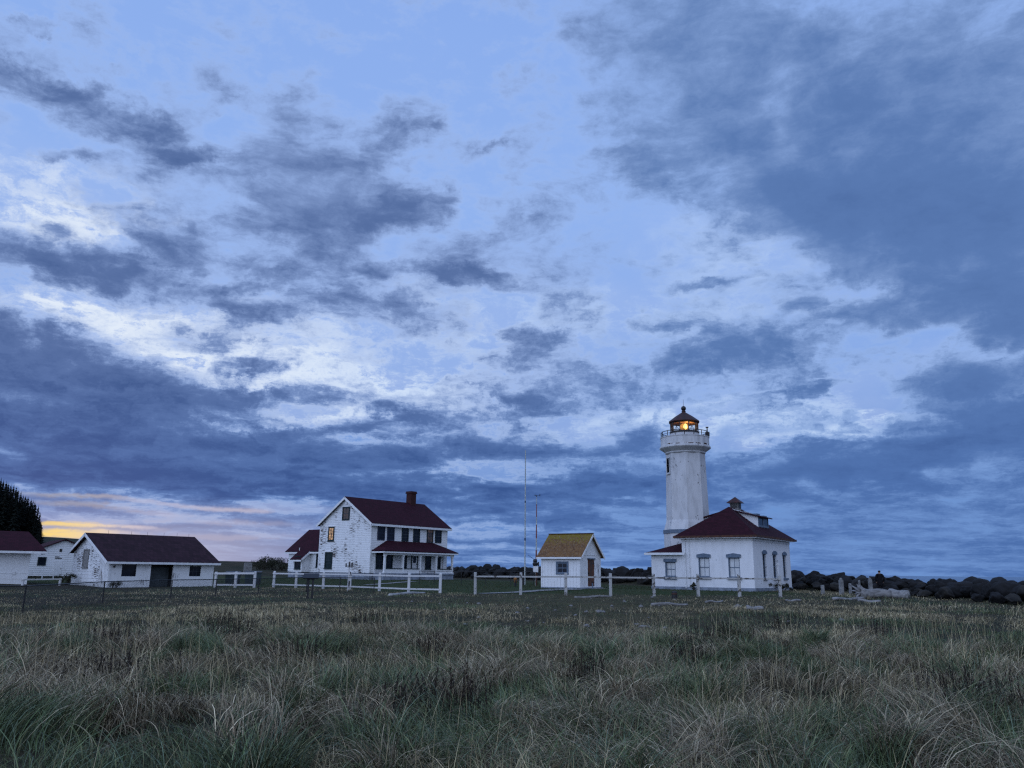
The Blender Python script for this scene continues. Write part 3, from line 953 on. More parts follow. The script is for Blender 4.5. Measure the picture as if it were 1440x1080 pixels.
    pe.box(x0 + .02, x1 - .02, y0 + .02, y0 + .10, oz - .24, oz - .10)
    pe.box(x0 + .02, x0 + .10, y0 + .10, -.03, oz - .24, oz - .10); pe.box(x1 - .10, x1 - .02, y0 + .10, -.03, oz - .24, oz - .10)
    pe.box(PX0, PX1, -PD - .07, -PD + .12, 2.55, oz - .105)
    pe.box(x0 + .12, x1 - .12, y0 + .12, -.04, oz - .15, oz - .11)
    pe.build('porch_fascia', M_TRIM, T)
    bays = [0.68, 3.40, 6.08, 8.72, 11.45]
    for x in bays:
        p = MB()
        p.box(x - .10, x + .10, -PD - .05, -PD + .15, 0.60, 2.55)
        p.box(x - .14, x + .14, -PD - .09, -PD + .19, 0.602, 0.78)
        p.box(x - .14, x + .14, -PD - .09, -PD + .19, 2.40, 2.548)
        p.build('porch_post', M_TRIM, T)
    for x in (0.60, 11.55):
        MB().boxm(FR, x - .10, x + .10, 0.60, 2.85, 0.03, 0.14).build('porch_pilaster', M_TRIM, T)
    for a, b_ in ((0.78, 3.30), (3.50, 5.98), (8.82, 11.35)):
        k = MB().box(a, b_, -PD + .02, -PD + .08, 0.61, 1.06).build('porch_railing', M_PLAIN, T)
        MB().box(a, b_, -PD - .05, -PD + .15, 1.062, 1.14).build('rail_cap', M_GREEN, k)
    k = MB().box(PX1 - .13, PX1 - .07, -PD + .16, -.05, 0.61, 1.06).build('porch_railing', M_PLAIN, T)
    MB().box(PX1 - .20, PX1, -PD + .16, -.05, 1.062, 1.14).build('rail_cap', M_GREEN, k)
    # rear wing
    wx0, wx1, wy0, wy1, wh, wr = 0.5, 6.5, W + .03, 14.8, 3.10, 5.55
    WG = face_left(wx0)
    ww = MB()
    clapboard(ww, WG, wy0, wy1, B0, wh, 0.19)
    ww.quad((wx0, wy1, B0), (wx1, wy1, B0), (wx1, wy1, wh), ((wx0 + wx1) / 2, wy1, wr - .05), (wx0, wy1, wh))
    ww.quad((wx1, wy0, B0), (wx1, wy1, B0), (wx1, wy1, wh), (wx1, wy0, wh))
    wo = ww.build('rear_wing', M_PEEL, T)
    MB().box(wx0 + .04, wx1 - .04, wy0, wy1 - .04, -0.9, B0).build('wing_foundation', M_FOUND, wo)
    xm = (wx0 + wx1) / 2
    s2 = (wr - wh) / (xm - wx0)
    zl = wr + .12 - s2 * (xm - wx0 + .35)
    q = MB()
    q.slab([(wx0 - .35, wy0, zl), (wx0 - .35, wy1 + .35, zl), (xm, wy1 + .35, wr + .12), (xm, wy0, wr + .12)], 0.10)
    q.slab([(wx1 + .35, wy0, zl), (wx1 + .35, wy1 + .35, zl), (xm, wy1 + .35, wr + .12), (xm, wy0, wr + .12)], 0.10)
    bx0, by0, by1 = -0.62, 10.75, 12.35                          # entry bay under an extension of the roof slope
    zb = wr + .12 - s2 * (xm - bx0 + .35)
    q.slab([(bx0 - .35, by0 - .28, zb), (bx0 - .35, by1 + .28, zb), (wx0 - .352, by1 + .28, zl), (wx0 - .352, by0 - .28, zl)], 0.10)
    q.build('wing_roof', M_ROOFY, wo)
    BG, BF = face_left(bx0), face_front(by0)
    bb = MB()
    clapboard(bb, BG, by0, by1, B0, zb - .06, 0.15)
    bb.quad((bx0, by0, B0), (wx0, by0, B0), (wx0, by0, wh - .02), (bx0, by0, zb + .12))
    bb.quad((bx0, by1, B0), (wx0, by1, B0), (wx0, by1, wh - .02), (bx0, by1, zb + .12))
    bb.build('entry_bay', M_PLAIN, wo)
    MB().box(wx0 - .40, wx0 - .353, by1 + .29, wy1 + .35, zl - .24, zl - .06).build('fascia', M_TRIM, wo)
    MB().box(wx0 - .40, wx0 - .353, wy0, by0 - .29, zl - .24, zl - .06).build('fascia', M_TRIM, wo)
    MB().box(bx0 - .40, bx0 - .353, by0 - .28, by1 + .28, zb - .24, zb - .06).build('fascia', M_TRIM, wo)
    tt = MB()
    tt.slab([(bx0 - .40, by0 - .33, zb + .02), (bx0 - .40, by0 - .285, zb + .02), (wx0 - .34, by0 - .285, zl + .02), (wx0 - .34, by0 - .33, zl + .02)], 0.2)
    tt.build('rake_board', M_TRIM, wo)
    window(T, BG, 10.98, 12.05, 0.98, 2.42, pane=M_NAVY, cols=2, rows=4, fw=0.12)
    window(T, WG, 12.75, 13.35, 1.15, 2.55, pane=M_NAVY, cols=1, rows=2)
    window(T, WG, 9.05, 9.60, 1.20, 2.75, pane=M_NAVY, cols=1, rows=2)
    MB().tube((wx0 - .15, 12.65, zl - .05), (wx0 - .15, 12.65, zl + .45), 0.05).build('vent_pipe', M_TRIM, wo)
    return T


keepers_house()


# =====================================================================================================
# long garage and the two white buildings behind it
# =====================================================================================================
def garage():
    L, W = 9.5, 8.1
    ye, zr, zf, zb_ = 5.15, 4.62, 2.30, 3.15                      # ridge position, ridge, front eave and back eave heights (at the walls)
    T = thing('garage', 'long low white garage with a brown shingle roof and one open bay', 'garage', (-34.25, 70.0, -0.10), math.radians(48))
    FR, GL = face_front(0), face_left(0)
    sf, sb = (zr - zf) / ye, (zr - zb_) / (W - ye)
    D0, D1, DZ = 3.58, 5.62, 2.13
    w = MB()
    holed(w, FR, 0, L, -.5, zf, [(D0, D1, -.5, DZ), (1.05, 2.30, 0.98, 2.08), (7.15, 8.25, 1.00, 1.92)], 0.16)
    w.quad((L, 0, -.5), (L, W, -.5), (L, W, zb_), (L, ye, zr), (L, 0, zf))
    w.quad((0, W, -.5), (L, W, -.5), (L, W, zb_), (0, W, zb_))
    w.build('wall', M_BOARD, T)
    SP = 2.05                                                     # seam between boarded lean-to and the lapped gable
    g_ = MB()
    clapboard(g_, GL, SP, W, -.1, zr - .05, 0.30, lambda z: max(SP, (z - zf) / sf), lambda z: min(W, W - (z - zb_) / sb))
    g_.quad(GL(SP, -.5, 0), GL(W, -.5, 0), GL(W, -.1, 0), GL(SP, -.1, 0))
    go = g_.build('gable_wall', M_PEEL, T)
    v = MB()
    k = 0.0
    while k < SP - .02:
        k2 = min(SP, k + 0.2)
        v.hexa([GL(k + .006, -.5, 0), GL(k2 - .006, -.5, 0), GL(k2 - .006, -.5, .03), GL(k + .006, -.5, .03),
                GL(k + .006, zf + sf * k, 0), GL(k2 - .006, zf + sf * k2, 0), GL(k2 - .006, zf + sf * k2, .03), GL(k + .006, zf + sf * k, .03)])
        k = k2
    v.quad(GL(0, -.5, 0.002), GL(SP, -.5, 0.002), GL(SP, zf + sf * SP, 0.002), GL(0, zf, 0.002))
    v.build('boarded_wall', M_BOARDWORN, T)['label'] = 'upright boards of the lean-to end, badly weathered'
    corner_boards(T, (FR, 0, 0.12, -.4, zf - .05), (GL, 0, 0.12, -.4, zf, 0.05), (GL, W - .12, W, -.1, zb_, 0.05), (FR, L - .12, L, -.4, zf - .05))
    OG, OV = 0.42, 0.48
    r = MB()
    r.slab([(-OG, -OV, zf - sf * OV + .14), (L + OG, -OV, zf - sf * OV + .14), (L + OG, ye, zr + .14), (-OG, ye, zr + .14)], 0.10)
    r.slab([(-OG, W + OV, zb_ - sb * OV + .14), (L + OG, W + OV, zb_ - sb * OV + .14), (L + OG, ye, zr + .14), (-OG, ye, zr + .14)], 0.10)
    ro = r.build('roof', M_ROOFG, T)
    for x in (1.6, 3.7, 5.2, 6.8, 8.1, 9.3):
        MB().tube((x, ye, zr + .12), (x, ye, zr + .42), 0.012, n=5).build('roof_spike', M_METAL, ro)
    t = MB()
    zfe, zbe = zf - sf * OV + .14, zb_ - sb * OV + .14
    t.slab([(-OG - .045, -OV, zfe - .02), (-OG - .003, -OV, zfe - .02), (-OG - .003, ye, zr + .11), (-OG - .045, ye, zr + .11)], 0.24)
    t.slab([(-OG - .045, W + OV, zbe - .02), (-OG - .003, W + OV, zbe - .02), (-OG - .003, ye, zr + .11), (-OG - .045, ye, zr + .11)], 0.24)
    t.box(-OG, L + OG, -OV - .04, -OV - .003, zfe - .20, zfe - .015)
    t.build('fascia', M_TRIM, T)
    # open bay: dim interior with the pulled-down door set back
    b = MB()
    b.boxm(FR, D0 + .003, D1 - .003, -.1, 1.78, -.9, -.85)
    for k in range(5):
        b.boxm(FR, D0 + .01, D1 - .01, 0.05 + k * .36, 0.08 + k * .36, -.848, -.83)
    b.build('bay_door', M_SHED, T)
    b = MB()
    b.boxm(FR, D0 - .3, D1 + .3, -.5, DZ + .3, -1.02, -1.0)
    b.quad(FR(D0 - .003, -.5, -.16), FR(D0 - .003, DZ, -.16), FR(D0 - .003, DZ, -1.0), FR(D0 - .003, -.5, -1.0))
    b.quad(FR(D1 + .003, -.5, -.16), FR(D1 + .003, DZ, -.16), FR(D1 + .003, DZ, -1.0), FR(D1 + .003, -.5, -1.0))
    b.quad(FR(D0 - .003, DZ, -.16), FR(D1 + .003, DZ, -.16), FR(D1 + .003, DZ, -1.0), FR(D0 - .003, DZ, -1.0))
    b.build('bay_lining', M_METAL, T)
    window(T, FR, 1.053, 2.297, 0.983, 2.077, frame=M_NAVY, pane=M_NAVY, cols=1, rows=1, inset=0.10, sill=False, meet=False, label='dark boarded window left of the open bay')
    window(T, FR, 7.153, 8.247, 1.003, 1.917, frame=M_GREEN, pane=M_NAVY, cols=3, rows=2, inset=0.10, sill=False, meet=False, fw=0.06)
    window(T, GL, 4.65, 5.85, 1.72, 3.30, frame=M_WOODGREY, pane=M_WOODGREY, cols=1, rows=1, fw=0.10, sill=True, meet=False, label='gable window covered by a weathered grey board')
    MB().boxm(FR, 0.30, 0.42, 1.72, 1.90, 0.005, 0.16).build('wall_lamp', M_METAL, T)
    for k, (a, b_) in enumerate(((5.9, 7.1),)):
        MB().boxm(GL, a, b_, -.35, -.10, 0.03, 0.06).build('crawl_vent', M_METAL, T)
    return T


garage()


def hip_storehouse():
    """left frame edge: long white building with a maroon roof"""
    T = thing('storehouse', 'white building with deep maroon eaves cut off by the left edge of the photo', 'building', (-42.3, 72.0, 0.18), math.radians(33))
    L, W, H = 14.0, 6.0, 2.74
    FR = face_front(0)
    w = MB()
    w.quad((-L, 0, -.6), (0, 0, -.6), (0, 0, H), (-L, 0, H))
    w.quad((0, 0, -.6), (0, W, -.6), (0, W, H), (0, 0, H))
    w.quad((-L, W, -.6), (0, W, -.6), (0, W, H), (-L, W, H))
    w.quad((-L, 0, -.6), (-L, W, -.6), (-L, W, H), (-L, 0, H))
    w.build('wall', M_PLAIN, T)
    OV = 0.9
    ze, zr = H + .05, 4.55
    r = MB()
    r.slab([(-L - OV, -OV, ze), (OV + .25, -OV, ze), (-.3, W / 2, zr), (-L + 2.6, W / 2, zr)], 0.10)
    r.slab([(-L - OV, W + OV, ze), (OV + .25, W + OV, ze), (-.3, W / 2, zr), (-L + 2.6, W / 2, zr)], 0.10)
    r.slab([(OV + .25, -OV, ze), (OV + .25, W + OV, ze), (-.3, W / 2, zr)], 0.10)
    r.slab([(-L - OV, -OV, ze), (-L - OV, W + OV, ze), (-L + 2.6, W / 2, zr)], 0.10)
    r.build('roof', M_ROOF, T)
    t = MB()
    t.box(-L - OV, OV + .25, -OV - .05, -OV - .003, ze - .24, ze - .05)
    t.box(OV + .253, OV + .30, -OV - .05, W + OV, ze - .24, ze - .05)
    t.box(-L - OV, OV + .2, -OV, -.02, ze - .16, ze - .13)
    t.build('fascia', M_TRIM, T)
    t = MB()
    t.boxm(FR, -L, 0, 0.85, 0.92, 0.003, 0.02)
    t.build('belt_board', M_PLAIN, T)
    MB().boxm(FR, -1.15, -1.0, 0.75, 1.0, 0.003, 0.10).build('meter_box', M_TRIM, T)


hip_storehouse()


def oil_house():
    """small white gabled building between the storehouse and the garage"""
    T = thing('outbuilding', 'small white gabled building with a square dark window, half hidden by the garage', 'building', (-49.6, 83.6, 0.42), math.radians(38))
    W, D, H, R_ = 6.8, 9.0, 2.45, 3.93
    FR = face_front(0)
    sl = (R_ - H) / (W / 2)
    w = MB()
    clapboard(w, FR, 0, W, 0.25, R_ - .05, 0.19, lambda z: max(0.0, (z - H) / sl), lambda z: min(W, W - (z - H) / sl))
    w.quad((0, 0, .25), (0, D, .25), (0, D, H), (0, 0, H)); w.quad((W, 0, .25), (W, D, .25), (W, D, H), (W, 0, H))
    w.quad((0, D, .25), (W, D, .25), (W, D, H), (W / 2, D, R_), (0, D, H))
    w.build('wall', M_LAP, T)
    MB().box(.04, W - .04, .04, D - .04, -.8, .25).build('foundation', mat('mossy_base', (0.045, 0.050, 0.036), 0.9), T)
    r = MB()
    OV, OG = 0.4, 0.3
    # the roof runs back and away to the left
    r.slab([(-OV, -OG, H - sl * OV + .12), (-OV, D, H - sl * OV + .12), (W / 2, D, R_ + .12), (W / 2, -OG, R_ + .12)], 0.1)
    r.slab([(W + OV, -OG, H - sl * OV + .12), (W + OV, D, H - sl * OV + .12), (W / 2, D, R_ + .12), (W / 2, -OG, R_ + .12)], 0.1)
    r.build('roof', M_ROOFY, T)
    window(T, FR, 1.10, 1.88, 1.30, 2.15, pane=M_NAVY, cols=1, rows=1, sill=False, meet=False, fw=0.10)
    MB().boxm(FR, 2.98, 3.20, 2.72, 3.02, 0.026, 0.06).build('attic_vent', M_METAL, T)
    MB().boxm(FR, 2.65, 3.05, 2.17, 2.24, 0.026, 0.06).build('vent_slot', M_METAL, T)
    MB().boxm(FR, 2.65, 3.28, 2.02, 2.09, 0.026, 0.06).build('vent_slot', M_METAL, T)
    d = MB().boxm(FR, 2.70, 3.40, 0.30, 1.80, 0.026, 0.05).build('door', M_TRIM, T)
    MB().boxm(FR, 3.28, 3.34, 1.0, 1.1, 0.051, 0.09).build('handle', M_METAL, d)
    s = MB()
    for x in (1.55, 2.55, 3.55):
        s.box(x - .04, x + .04, -1.2, -1.12, -.5, 1.15)
    s.box(1.59, 3.51, -1.19, -1.13, 1.05, 1.13); s.box(1.59, 3.51, -1.19, -1.13, .45, .52)
    s.build('handrail', M_TRIM, T)


oil_house()


# =====================================================================================================
# little shed with the lichen roof
# =====================================================================================================
def little_shed():
    T = thing('small_shed', 'little white board shed with an orange lichen covered roof and a rusty door', 'shed', (5.15, 60.0, 0.58), math.radians(-33))
    L, W, H, R_ = 3.32, 3.3, 2.34, 3.86
    FR, RT = face_front(0), face_right(0)
    sl = (R_ - H) / (W / 2)
    hole_w, hole_d = (-1.93, -1.06, 1.02, 1.76), (1.22, 2.30, 0.06, 2.04)
    w = MB()
    holed(w, FR, -L, 0, 0.0, H, [hole_w], 0.10)
    holed(w, RT, 0, W, 0.0, H, [hole_d], 0.10)
    w.quad(RT(0, H, 0), RT(W, H, 0), RT(W / 2, R_, 0))
    w.quad((-L, 0, 0), (-L, W, 0), (-L, W, H), (-L, W / 2, R_), (-L, 0, H))
    w.quad((-L, W, 0), (0, W, 0), (0, W, H), (-L, W, H))
    w.build('wall', M_BOARD, T)
    b = MB()                                                      # battens
    x = -L + .02
    while x < -.03:
        for z0, z1 in (((0.0, 0.90), (1.86, H - .12)) if hole_w[0] - .16 < x < hole_w[1] + .12 else ((0.0, H - .12),)):
            b.boxm(FR, x, x + .035, z0, z1, 0.003, 0.022)
        x += 0.27
    for y in (0.10, 0.45, 0.80, 2.62, 2.95):
        b.boxm(RT, y, y + .035, 0, H - .02, 0.003, 0.02)
    for y in (1.0, 1.65, 2.3):
        b.boxm(RT, y, y + .035, H + .05, min(R_, H + sl * min(y, W - y)) - .12, 0.003, 0.02)
    b.boxm(RT, 0.02, W - .02, H, H + .045, 0.003, 0.03)
    b.build('batten', M_BOARD, T)
    corner_boards(T, (FR, -.10, 0.0, 0, H - .12, 0.03), (FR, -L, -L + .10, 0, H - .12, 0.03), (RT, 0, .09, 0, H, 0.026), (RT, W - .09, W, 0, H, 0.03))
    MB().box(-L + .03, .20, -.06, W - .03, -.9, -.003).build('foundation', M_FOUND, T)
    OV, OG = 0.28, 0.26
    ze = R_ + .11 - sl * (W / 2 + OV)
    r = MB()
    r.slab([(-L - OG, -OV, ze), (OG, -OV, ze), (OG, W / 2, R_ + .11), (-L - OG, W / 2, R_ + .11)], 0.07)
    r.slab([(-L - OG, W + OV, ze), (OG, W + OV, ze), (OG, W / 2, R_ + .11), (-L - OG, W / 2, R_ + .11)], 0.07)
    ro = r.build('roof', M_MOSS, T)
    MB().box(-L - OG - .02, OG + .02, W / 2 - .10, W / 2 + .10, R_ + .075, R_ + .135).build('ridge_cap', M_RUST, ro)
    t = MB()
    for y0, y1 in ((-OV, W / 2), (W + OV, W / 2)):
        t.slab([(OG + .003, y0, ze - .02), (OG + .035, y0, ze - .02), (OG + .035, y1, R_ + .08), (OG + .003, y1, R_ + .08)], 0.15)
    t.box(-L - OG, OG, -OV - .03, -OV - .003, ze - .15, ze - .02)
    t.build('fascia', M_TRIM, T)
    window(T, FR, hole_w[0] + .003, hole_w[1] - .003, hole_w[2] + .003, hole_w[3] - .003, frame=M_BLUE, pane=M_NAVY, cols=2, rows=2, inset=0.07, fw=0.07, sill=False, bar=.035)
    k = MB()
    k.boxm(FR, hole_w[0] - .10, hole_w[1] + .10, hole_w[3] + .003, hole_w[3] + .10, 0.003, 0.045)
    k.boxm(FR, hole_w[0] - .10, hole_w[1] + .10, hole_w[2] - .10, hole_w[2] - .003, 0.003, 0.07)
    k.boxm(FR, hole_w[0] - .10, hole_w[0] - .003, hole_w[2], hole_w[3], 0.003, 0.045)
    k.boxm(FR, hole_w[1] + .003, hole_w[1] + .10, hole_w[2], hole_w[3], 0.003, 0.045)
    k.build('window_casing', M_BLUE, T)
    d = MB().boxm(RT, 1.225, 2.295, 0.065, 2.035, -.075, -.03).build('door', M_DOORRUST, T)
    MB().boxm(RT, 1.29, 1.36, 0.95, 1.07, -.029, .03).build('handle', M_METAL, d)
    h = MB()
    for z in (0.35, 1.7):
        h.boxm(RT, 1.85, 2.29, z, z + .06, -.029, -.018)
    h.build('hinge', M_METAL, d)
    MB().boxm(RT, 1.12, 2.40, 2.05, 2.13, 0.024, 0.07).build('door_lintel', M_BLUE, T)
    MB().box(0.21, 0.95, 0.95, 2.55, -.6, -.05).build('doorstep', M_CONC, T)
    MB().tube((0.62, 0.75, -.3), (0.62, 0.75, .32), 0.05).build('boot_post', M_BLUE, T)


little_shed()


# =====================================================================================================
# lighthouse: fog signal house and tower
# =====================================================================================================
def signal_house():
    T = thing('signal_house', 'white hip roofed house with blue grey window trim at the foot of the tower', 'house', (18.82, 63.0, 0.40), math.radians(-35))
    W, D, H, R_ = 5.85, 9.75, 4.10, 6.75
    FR, RT = face_front(0), face_right(0)
    fw = [(-2.02, -1.10, 1.02, 2.52), (-4.48, -3.56, 1.02, 2.52)]
    sw = [(2.22, 3.08, 0.98, 2.86), (4.85, 5.80, 0.98, 2.86), (7.55, 8.50, 0.98, 2.86)]
    w = MB()
    holed(w, FR, -W, 0, 0.22, H, fw, 0.22)
    holed(w, RT, 0, D, 0.22, H, sw, 0.22)
    w.quad((-W, 0, .22), (-W, D, .22), (-W, D, H), (-W, 0, H)); w.quad((-W, D, .22), (0, D, .22), (0, D, H), (-W, D, H))
    w.build('wall', M_STUCCO, T)
    MB().box(-W - .06, .06, -.06, D + .06, -.8, .218).build('foundation', M_FOUND, T)
    OV = 0.48
    ze = H + .12
    x0, x1, y0, y1, xm = -W - OV, OV, -OV, D + OV, -W / 2
    ya, yb = 3.25, D - 3.25
    r = MB()
    r.slab([(x0, y0, ze), (x1, y0, ze), (xm, ya, R_)], 0.10)
    r.slab([(x0, y1, ze), (x1, y1, ze), (xm, yb, R_)], 0.10)
    r.slab([(x1, y0, ze), (x1, y1, ze), (xm, yb, R_), (xm, ya, R_)], 0.10)
    r.slab([(x0, y0, ze), (x0, y1, ze), (xm, yb, R_), (xm, ya, R_)], 0.10)
    ro = r.build('roof', M_ROOFH, T)
    t = MB()
    t.box(x0 - .04, x1 + .04, y0 - .06, y0 - .003, ze - .15, ze + .015); t.box(x0 - .04, x1 + .04, y1 + .003, y1 + .06, ze - .15, ze + .015)
    t.box(x1 + .003, x1 + .06, y0, y1, ze - .15, ze + .015); t.box(x0 - .06, x0 - .003, y0, y1, ze - .15, ze + .015)
    t.build('gutter', M_RUST, T)
    t = MB()
    t.box(x0, x1, y0, -.02, ze - .20, ze - .155); t.box(.02, x1, -.018, D, ze - .20, ze - .155); t.box(x0, -W - .02, -.018, D, ze - .20, ze - .155)
    t.boxm(FR, -W, 0, H - .28, H - .10, 0.003, 0.05); t.boxm(RT, 0, D, H - .28, H - .10, 0.003, 0.05)
    t.build('soffit', M_TRIM, T)
    # cupola vent on the ridge
    c = MB()
    c.box(xm - .36, xm + .36, 4.55, 5.27, R_ - .30, R_ + .42)
    co = c.build('cupola', M_WOODGREY, ro)
    l = MB()
    for k in range(4):
        l.box(xm + .362, xm + .40, 4.62, 5.20, R_ - .02 + k * .10, R_ + .05 + k * .10); l.box(xm - .30, xm + .30, 4.512, 4.548, R_ - .02 + k * .10, R_ + .05 + k * .10)
    l.build('louvre', M_METAL, co)
    c = MB()
    a, z0, z1 = .60, R_ + .42, R_ + .96
    q = [(xm - a, 4.91 - a, z0), (xm + a, 4.91 - a, z0), (xm + a, 4.91 + a, z0), (xm - a, 4.91 + a, z0)]
    for k in range(4):
        c.quad(q[k], q[(k + 1) % 4], (xm, 4.91, z1))
    c.quad(*q[::-1])
    c.build('cupola_cap', M_LROOF, co)
    # shed dormers either side
    for sg in (1, -1):
        X = lambda x: xm + sg * (x - xm)
        dx, dy0, dy1 = -0.62, 3.55, 6.15                           # face plane and span
        sl = (R_ - ze) / (OV - xm)
        zb = ze + sl * (OV - dx)                                   # main roof height under the face
        zt = zb + 0.88
        xb = dx - (zt + .25 - zb) / (sl - 0.27) * 1.0
        f = MB()
        f.quad((X(dx), dy0, zb - .1), (X(dx), dy1, zb - .1), (X(dx), dy1, zt), (X(dx), dy0, zt))
        for y in (dy0, dy1):
            f.quad((X(dx), y, zb - .1), (X(dx), y, zt), (X(xb), y, zt + 0.27 * (dx - xb)), (X(xb), y, zb + sl * (dx - xb) - .1))
        do = f.build('dormer', M_LAP, ro)
        f = MB()
        f.slab([(X(dx + .32), dy0 - .28, zt - .02), (X(dx + .32), dy1 + .28, zt - .02), (X(xb - .1), dy1 + .28, zt + .06 + .27 * (dx - xb)), (X(xb - .1), dy0 - .28, zt + .06 + .27 * (dx - xb))], 0.09)
        f.build('dormer_roof', M_ROOFH, do)
        M = face_right(X(dx)) if sg > 0 else face_left(X(dx))
        fr = MB()
        fr.boxm(M, dy0 + .02, dy1 - .02, zb + .02, zb + .16, 0.003, 0.08)
        fr.boxm(M, dy0 + .02, dy1 - .02, zt - .12, zt - .10 + .06, 0.003, 0.05)
        for y in (dy0 + .02, (dy0 + dy1) / 2 - .12, dy1 - .14):
            fr.boxm(M, y, y + (.24 if abs(y - (dy0 + dy1) / 2) < .2 else .12), zb + .163, zt - .123, 0.003, 0.05)
        fr.build('dormer_frame', M_BLUE, do)
        pn = MB()
        pn.boxm(M, dy0 + .15, (dy0 + dy1) / 2 - .13, zb + .165, zt - .125, 0.003, 0.015); pn.boxm(M, (dy0 + dy1) / 2 + .13, dy1 - .15, zb + .165, zt - .125, 0.003, 0.015)
        pn.build('dormer_pane', M_NAVY, do)
    MB().box(-1.55, -.75, 3.75, 4.55, 5.92, 6.16).build('roof_vent', M_BLUE, ro)
    MB().box(-1.35, -.6, 5.0, 5.9, 5.86, 6.06).build('roof_vent', M_BLUE, ro)
    # deep set windows
    for a0, a1, z0, z1 in fw:
        wo = window(T, FR, a0 + .003, a1 - .003, z0 + .003, z1 - .003, frame=M_BLUE, pane=M_CURTAIN, cols=2, rows=2, inset=0.16, fw=0.075, sill=False, bar=0.03)
        h = MB()
        h.hexa([FR(a0 - .12, z1 + .003, .003), FR(a1 + .12, z1 + .003, .003), FR(a1 + .12, z1 + .003, .10), FR(a0 - .12, z1 + .003, .10),
                FR(a0 - .12, z1 + .24, .003), FR(a1 + .12, z1 + .24, .003), FR(a1 + .12, z1 + .24, .10), FR(a0 - .12, z1 + .24, .10)])
        h.quad(FR(a0 - .12, z1 + .243, .10), FR(a1 + .12, z1 + .243, .10), FR((a0 + a1) / 2, z1 + .34, .10)).quad(FR(a0 - .12, z1 + .243, .003), FR((a0 + a1) / 2, z1 + .34, .003), FR((a0 + a1) / 2, z1 + .34, .10), FR(a0 - .12, z1 + .243, .10))
        h.quad(FR(a1 + .12, z1 + .243, .003), FR((a0 + a1) / 2, z1 + .34, .003), FR((a0 + a1) / 2, z1 + .34, .10), FR(a1 + .12, z1 + .243, .10))
        h.build('lintel', M_BLUE, wo)
        MB().boxm(FR, a0 - .12, a1 + .12, z0 - .18, z0 - .003, 0.003, 0.12).build('sill', M_BLUE, wo)
        j = MB()
        j.boxm(FR, a0 + .003, a0 + .075, z0 + .003, z1 - .003, -.10, -.01)
        j.build('jamb', M_BLUE, wo)
    for a0, a1, z0, z1 in sw:
        wo = window(T, RT, a0 + .003, a1 - .003, z0 + .003, z1 - .003, frame=M_BLUE, pane=M_NAVY, cols=2, rows=2, inset=0.16, fw=0.10, sill=False)
        n = 10
        h = MB()
        pts = [(a0 - .10 + (a1 - a0 + .20) * k / n, z1 + .14 + .17 * math.sin(math.pi * k / n)) for k in range(n + 1)]
        for (p, zp), (q, zq) in zip(pts[:-1], pts[1:]):
            h.hexa([RT(p, z1 + .003, .003), RT(q, z1 + .003, .003), RT(q, z1 + .003, .10), RT(p, z1 + .003, .10), RT(p, zp, .003), RT(q, zq, .003), RT(q, zq, .10), RT(p, zp, .10)])
        h.build('lintel', M_BLUE, wo)
        MB().boxm(RT, a0 - .10, a1 + .10, z0 - .16, z0 - .003, 0.003, 0.12).build('sill', M_BLUE, wo)
    p = MB()
    p.tube((-W + .28, -.10, .1), (-W + .28, -.10, H - .1), 0.045); p.tube((-W + .62, -.09, .1), (-W + .62, -.09, H - .1), 0.03)
    p.build('downspout', M_TRIM, T)
    p = MB()
    p.tube((.55, 4.25, -.5), (.55, 4.25, 2.02), 0.055); p.tube((.55, 4.25, 2.02), (.55, 4.25, 2.14), 0.13)
    p.build('vent_pipe', M_PLAIN, T)
    # low annex on the left
    AX = -8.62
    ah = 2.82
    aw = (-7.40, -6.48, 1.02, 2.18)
    AF = face_front(0.05)
    w = MB()
    holed(w, AF, AX, -W - .003, 0.22, ah, [aw], 0.22)
    w.quad((AX, 0.05, .22), (AX, 3.6, .22), (AX, 3.6, ah), (AX, 0.05, ah)); w.quad((AX, 3.6, .22), (-W - .003, 3.6, .22), (-W - .003, 3.6, ah), (AX, 3.6, ah))
    an = w.build('annex', M_STUCCO, T)
    MB().box(AX - .05, -W - .065, 0.0, 3.65, -.8, .218).build('annex_foundation', M_FOUND, an)
    r = MB()
    ap = (-W - .02, 1.8, 3.92)
    r.slab([(AX - .38, -.36, ah + .08), (-W - .02 + .35, -.36, ah + .08), (-W + .33, -.005, ah + .25), ap], 0.09) if False else r.slab([(AX - .38, -.36, ah + .08), (-W - .02, -.36, ah + .08), ap], 0.09)
    r.slab([(AX - .38, -.36, ah + .08), (AX - .38, 3.95, ah + .08), ap], 0.09)
    r.slab([(AX - .38, 3.95, ah + .08), (-W - .02, 3.95, ah + .08), ap], 0.09)
    r.build('annex_roof', M_ROOFH, an)
    t = MB()
    t.box(AX - .43, -W + .36, -.42, -.363, ah - .09, ah + .09); t.box(AX - .43, AX - .383, -.36, 3.95, ah - .09, ah + .09)
    t.box(AX - .36, -W - .02, -.36, .04, ah - .06, ah - .02)
    t.build('annex_fascia', M_TRIM, an)
    wo = window(T, AF, aw[0] + .003, aw[1] - .003, aw[2] + .003, aw[3] - .003, frame=M_BLUE, pane=M_CURTAIN, cols=2, rows=2, inset=0.16, fw=0.075, sill=False, bar=.03)
    MB().boxm(AF, aw[0] - .10, aw[1] + .10, aw[3] + .003, aw[3] + .25, .003, .10).build('lintel', M_BLUE, wo)
    MB().boxm(AF, aw[0] - .10, aw[1] + .10, aw[2] - .24, aw[2] - .003, .003, .12).build('sill', M_BLUE, wo)
    MB().boxm(AF, aw[0] + .003, aw[0] + .11, aw[2] + .003, aw[3] - .003, -.10, -.01).build('jamb', M_BLUE, wo)


signal_house()


